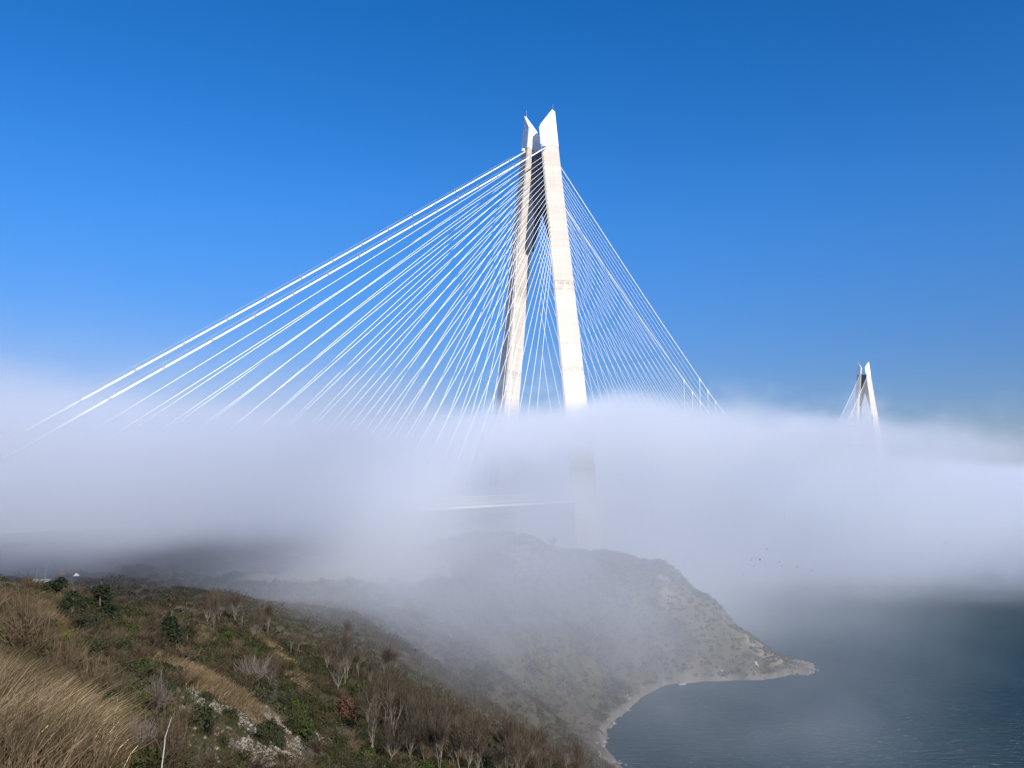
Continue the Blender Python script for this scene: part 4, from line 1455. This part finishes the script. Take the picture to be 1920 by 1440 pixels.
# pale boat-like slick on the water
mb = MB()
mb.hull([(-1.3, -.25, -.05), (1.2, -.3, -.05), (1.7, 0, 0), (1.2, .3, -.05), (-1.3, .25, -.05)], [(-1.5, -.45, .32), (1.3, -.5, .36), (2.0, 0, .45), (1.3, .5, .36), (-1.5, .45, .32)])
p = at(1279, 1284, 355); p.z = 0
u, v = (1279 - 960) / F, (720 - 1284) / F
t_ = -EYE / (SP + v * CP)
p = Vector((u * t_, (CP - v * SP) * t_, 0.05))
o = mb.build("rowing_boat", M["tank_steel"], loc=p); o.rotation_euler = (0, 0, .3)
tag(o, "small grey boat on the dark water of the bay", "boat")

# birds over the water
M["feather"] = mat("dark_feather", (0.03, 0.03, 0.035), 0.8)[0]
def bird_mesh(up):
    mb = MB()
    mb.tube([(-.42, 0, .02), (-.25, 0, 0), (0, 0, 0), (.2, 0, .03), (.34, 0, .06), (.46, 0, .05)], [.02, .07, .095, .075, .05, .012], 8)
    for s in (-1, 1):
        a = [(.12, s * .06, .03), (-.12, s * .06, .03), (-.10, s * .42, .03 + up * .8), (.12, s * .42, .05 + up * .8), (-.12, s * .85, up), (-.02, s * .85, up + .01)]
        vs = [Vector(q) for q in a]
        top = [q + Vector((0, 0, .018)) for q in vs]
        mb.add(vs + top, [(0, 1, 2, 3), (3, 2, 4, 5), (6, 9, 8, 7), (9, 11, 10, 8), (0, 3, 9, 6), (3, 5, 11, 9), (1, 7, 8, 2), (2, 8, 10, 4), (4, 10, 11, 5)])
    me = mb.mesh("bird", True)
    me.materials.append(M["feather"])
    return me
BIRDS = [bird_mesh(.25), bird_mesh(-.12), bird_mesh(.5)]
for i, (px, py) in enumerate([(1437, 1030), (1408, 1050), (1411, 1048), (1419, 1047), (1414, 1061), (1425, 1050), (1436, 1058), (1462, 1053), (1466, 1063), (1495, 1063), (1522, 1069), (1392, 1078), (1513, 1102), (1773, 1018)]):
    o = bpy.data.objects.new("bird", BIRDS[i % 3]); C.objects.link(o)
    o.location = at(px, py, 300 + (i * 37 % 60))
    o.rotation_euler = (0, 0, R.uniform(-1, 1) + 1.2)
    if i == 12: tag(o, "lone dark bird flying lowest over the water off the headland", "bird")
    elif i == 13: tag(o, "lone dark bird far off to the right of the flock", "bird")
    else: tag(o, "tiny dark bird in the loose flock flying over the water by the fog", "bird", "flock of birds over the water")
# ------------------------------------------------------------------ far shore hills
mb = MB()
xs = np.linspace(1200, 7200, 60)
prof = [60 + 90 * fbm(np.array([x / 900.0]), np.array([0.3]), 5)[0] for x in xs]
for i, x in enumerate(xs):
    mb.v += [(x, 5200 - x * .12, -5), (x, 5500 - x * .12, prof[i]), (x, 6100 - x * .12, prof[i] * .8), (x, 6900 - x * .12, -5)]
for i in range(len(xs) - 1):
    for k in range(3):
        mb.f.append((i * 4 + k, (i + 1) * 4 + k, (i + 1) * 4 + k + 1, i * 4 + k + 1)); mb.m.append(0)
m, nt, b = mat("far_hills", (0.05, 0.06, 0.035), 0.95)
nt.links.new(mixc(nt, noise(nt, 0.004, 5), (0.03, 0.045, 0.02), (0.10, 0.09, 0.05)), b.inputs["Base Color"])
tag(mb.build("hills", m, smooth=True), kind="structure")
#END_SMALL
#FOG
# ------------------------------------------------------------------ fog bank: a voxel grid of water droplets
class X:
    """a geometry-node field with arithmetic"""
    nt = None

    def __init__(self, s): self.s = s

    @staticmethod
    def op(o, *a):
        n = X.nt.nodes.new("ShaderNodeMath")
        n.operation = o
        for i, v in enumerate(a):
            if isinstance(v, X): X.nt.links.new(v.s, n.inputs[i])
            else: n.inputs[i].default_value = float(v)
        return X(n.outputs[0])

    def __add__(s, o): return X.op('ADD', s, o)
    __radd__ = __add__
    def __mul__(s, o): return X.op('MULTIPLY', s, o)
    __rmul__ = __mul__
    def __sub__(s, o): return X.op('SUBTRACT', s, o)
    def __rsub__(s, o): return X.op('SUBTRACT', o, s)
    def __truediv__(s, o): return X.op('DIVIDE', s, o)


def step(v, a, b):
    n = X.nt.nodes.new("ShaderNodeMapRange")
    n.interpolation_type = 'SMOOTHSTEP'
    X.nt.links.new(v.s, n.inputs[0])
    for i, q in ((1, a), (2, b)):
        if isinstance(q, X): X.nt.links.new(q.s, n.inputs[i])
        else: n.inputs[i].default_value = q
    n.inputs[3].default_value = 0; n.inputs[4].default_value = 1
    return X(n.outputs[0])


def fog_volume(name, lo, hi, res, field, material, label):
    me = bpy.data.meshes.new(name)
    me.from_pydata([(*lo,), (*hi,)], [], [])
    o = link(name, me, material)
    ng = bpy.data.node_groups.new(name, 'GeometryNodeTree')
    ng.interface.new_socket("Geometry", in_out='INPUT', socket_type='NodeSocketGeometry')
    ng.interface.new_socket("Geometry", in_out='OUTPUT', socket_type='NodeSocketGeometry')
    X.nt = ng
    vc = ng.nodes.new("GeometryNodeVolumeCube")
    vc.inputs["Min"].default_value = lo
    vc.inputs["Max"].default_value = hi
    for a, r in zip("XYZ", res):
        vc.inputs["Resolution " + a].default_value = r
    pos = ng.nodes.new("GeometryNodeInputPosition")
    sep = ng.nodes.new("ShaderNodeSeparateXYZ")
    ng.links.new(pos.outputs[0], sep.inputs[0])

    def nz(scale, detail=3.0, rough=0.5, zs=1.0, off=(0, 0, 0), dist=0.0):
        vm = ng.nodes.new("ShaderNodeVectorMath"); vm.operation = 'MULTIPLY_ADD'
        ng.links.new(pos.outputs[0], vm.inputs[0])
        vm.inputs[1].default_value = (scale, scale, scale * zs)
        vm.inputs[2].default_value = off
        n = ng.nodes.new("ShaderNodeTexNoise")
        n.inputs["Scale"].default_value = 1.0
        n.inputs["Detail"].default_value = detail
        n.inputs["Roughness"].default_value = rough
        n.inputs["Distortion"].default_value = dist
        ng.links.new(vm.outputs[0], n.inputs["Vector"])
        return X(n.outputs[0])

    d = field(X(sep.outputs[0]), X(sep.outputs[1]), X(sep.outputs[2]), nz)
    ng.links.new(d.s, vc.inputs["Density"])
    sm = ng.nodes.new("GeometryNodeSetMaterial")
    sm.inputs["Material"].default_value = material
    go = ng.nodes.new("NodeGroupOutput")
    ng.nodes.new("NodeGroupInput")
    ng.links.new(vc.outputs[0], sm.inputs[0])
    ng.links.new(sm.outputs[0], go.inputs[0])
    md = o.modifiers.new("fog", 'NODES')
    md.node_group = ng
    tag(o, label, "fog", kind="stuff")
    return o


def blob(x, y, z, c, r):
    a = (x - c[0]) / r[0]; b_ = (y - c[1]) / r[1]; e = (z - c[2]) / r[2]
    return 1.0 - step(X.op('SQRT', a * a + b_ * b_ + e * e), 0.15, 1.0)


m = bpy.data.materials.new("fog_droplets")
m.use_nodes = True
nt = m.node_tree
for n in list(nt.nodes): nt.nodes.remove(n)
pvn = nt.nodes.new("ShaderNodeVolumePrincipled")
pvn.inputs["Color"].default_value = (0.945, 0.965, 0.998, 1)
pvn.inputs["Density"].default_value = 1.0
pvn.inputs["Anisotropy"].default_value = 0.3
on = nt.nodes.new("ShaderNodeOutputMaterial")
nt.links.new(pvn.outputs[0], on.inputs["Volume"])
M["fog"] = m


def near_fog(x, y, z, nz):
    n1 = nz(1 / 130.0, 4, 0.6, 1.2)
    n2 = nz(1 / 46.0, 6, 0.66, 1.5, (3.1, 7.7, 1.3), 0.5)
    n3 = nz(1 / 170.0, 2, 0.5, 0.8, (9.2, 1.1, 5.0))
    big = (n1 - 0.5) * 2.0
    m2 = n2 - 0.5
    left = 1.0 - step(x, -62.0, -4.0)
    right = step(x, 60.0, 420.0)
    # bank: from the land on the left, through the near tower, out over the strait
    zb = (88.0 + m2 * 34.0 + big * 16.0) * (1.0 - left) + left * (81.5 - y * 0.072 + m2 * 16.0 + big * 10.0)
    top = 113.0 - left * 5.0 - (1.0 - step(y, 260.0, 430.0)) * step(x, -135.0, -75.0) * 17.0 - right * 20.0 + (big * 34.0 + m2 * 52.0) * (1.0 - left * 0.55)
    soft = 7.0 + left * 7.0 + right * 5.0
    prof = (1.0 - step(z, top - soft, top + soft * 0.9)) * step(z, zb, zb + 15.0 - left * 5.0)
    where = X.op('MAXIMUM', step(y, 340.0, 470.0) * (1.0 - right * 0.85), left * step(y + m2 * 40.0, 80.0, 165.0))
    patchy = step(n2 + big * 0.3, 0.28, 0.62)
    bank = prof * where * 0.038 * X.op("MAXIMUM", patchy, left * 0.85)
    # beyond it and over the open water the fog sits on the sea
    top2 = 100.0 - right * 22.0 + big * 34.0 + m2 * 60.0
    sea = (1.0 - step(z, top2 - 11.0, top2 + 8.0)) * step(y + (n3 - 0.5) * 320.0 + m2 * 120.0 + z * 2.3, 575.0, 800.0) * 0.017 * (0.25 + patchy * 0.75)
    # torn shreds along the top
    n4 = nz(1 / 26.0, 4, 0.65, 1.4, (0.7, 5.1, 2.2), 0.8)
    shred = step(n4 * 0.6 + n2 * 0.5, 0.56, 0.74)
    tear = (1.0 - step(z, top + 4.0, top + 27.0)) * step(z, top - 22.0, top) * where * 0.016
    tear2 = (1.0 - step(z, top2 + 4.0, top2 + 27.0)) * step(z, top2 - 22.0, top2) * step(y, 520.0, 700.0) * 0.014
    # thinner veil below the bank: over the earthworks on the left, the headland and the bay
    bay = step(x, 30.0, 130.0)
    veil = (1.0 - step(z, 70.0, 100.0)) * step(y, 150.0, 300.0) * (0.0030 + left * 0.0010 - bay * 0.0023)
    veil = veil + (1.0 - step(z, 76.0, 102.0)) * (step(y, 380.0, 480.0) * (1.0 - step(x, 60.0, 180.0)) * 0.008 + step(y, 270.0, 370.0) * (1.0 - step(x, -55.0, -8.0)) * 0.034)
    haze = left * (1.0 - step(z + big * 20.0, 100.0, 142.0)) * step(z, 90.0, 110.0) * step(y, 110.0, 230.0) * 0.0022
    zz_ = z + m2 * 46.0 + big * 34.0
    heart = blob(x, y, zz_, at(1110, 824, 490), (175, 120, 24)) * step(n2, 0.25, 0.6) * 0.06
    heart = heart + blob(x, y, zz_, at(1165, 778, 520), (48, 50, 17)) * 0.035
    heart = heart + blob(x, y, zz_, at(930, 800, 480), (55, 50, 13)) * 0.025
    heart = heart + blob(x, y, zz_, at(1405, 792, 640), (75, 60, 17)) * step(n2, 0.36, 0.66) * 0.016
    d = X.op('MAXIMUM', X.op('MAXIMUM', bank, sea), heart) + haze + X.op('MAXIMUM', tear, tear2) * shred * (1.0 - left * 0.6) + left * (1.0 - step(z, 64.0, 82.0)) * (step(y, 190.0, 290.0) * 0.002 + step(y, 300.0, 370.0) * 0.012) + veil * (n2 * 2.0)
    # tongue in the valley, fog pouring over the headland, wisps over the bay
    wisp = step(n2 + big * 0.4, 0.38, 0.64)
    d = d + blob(x, y, z, at(880, 1095, 235), (95, 90, 38)) * wisp * 0.014
    d = d + blob(x, y, z, at(1010, 1120, 300), (100, 90, 44)) * (wisp * 0.010 + 0.002)
    d = d + blob(x, y, z, at(960, 990, 430), (110, 110, 40)) * wisp * 0.006
    d = d + blob(x, y, z, at(1370, 1330, 280), (85, 85, 22)) * wisp * 0.006
    d = d + blob(x, y, z, at(1420, 1110, 420), (110, 90, 40)) * wisp * 0.004
    return X.op('MAXIMUM', d, 0.0)


def far_fog(x, y, z, nz):
    n1 = nz(1 / 240.0, 5, 0.6, 1.5, (1.7, 0.3, 4.0))
    top = 90.0 + step(y, 1000.0, 1700.0) * 37.0 + (n1 - 0.5) * 110.0 - step(x, 560.0, 1000.0) * 36.0
    d = (1.0 - step(z, top - 22.0, top + 16.0)) * step(y, 900.0, 1000.0)
    return X.op('MAXIMUM', d * 0.010 * step(n1, 0.25, 0.55), 0.0)


fog_volume("fog_bank", (-420, 60, 0), (700, 1000, 170), (240, 200, 56), near_fog, M["fog"], "thick pale fog bank wrapped round the near bridge tower")
fog_volume("far_fog_bank", (-400, 900, 0), (2600, 3200, 190), (150, 115, 24), far_fog, M["fog"], "far pale fog bank over the strait hiding the foot of the small tower")
#END_FOG
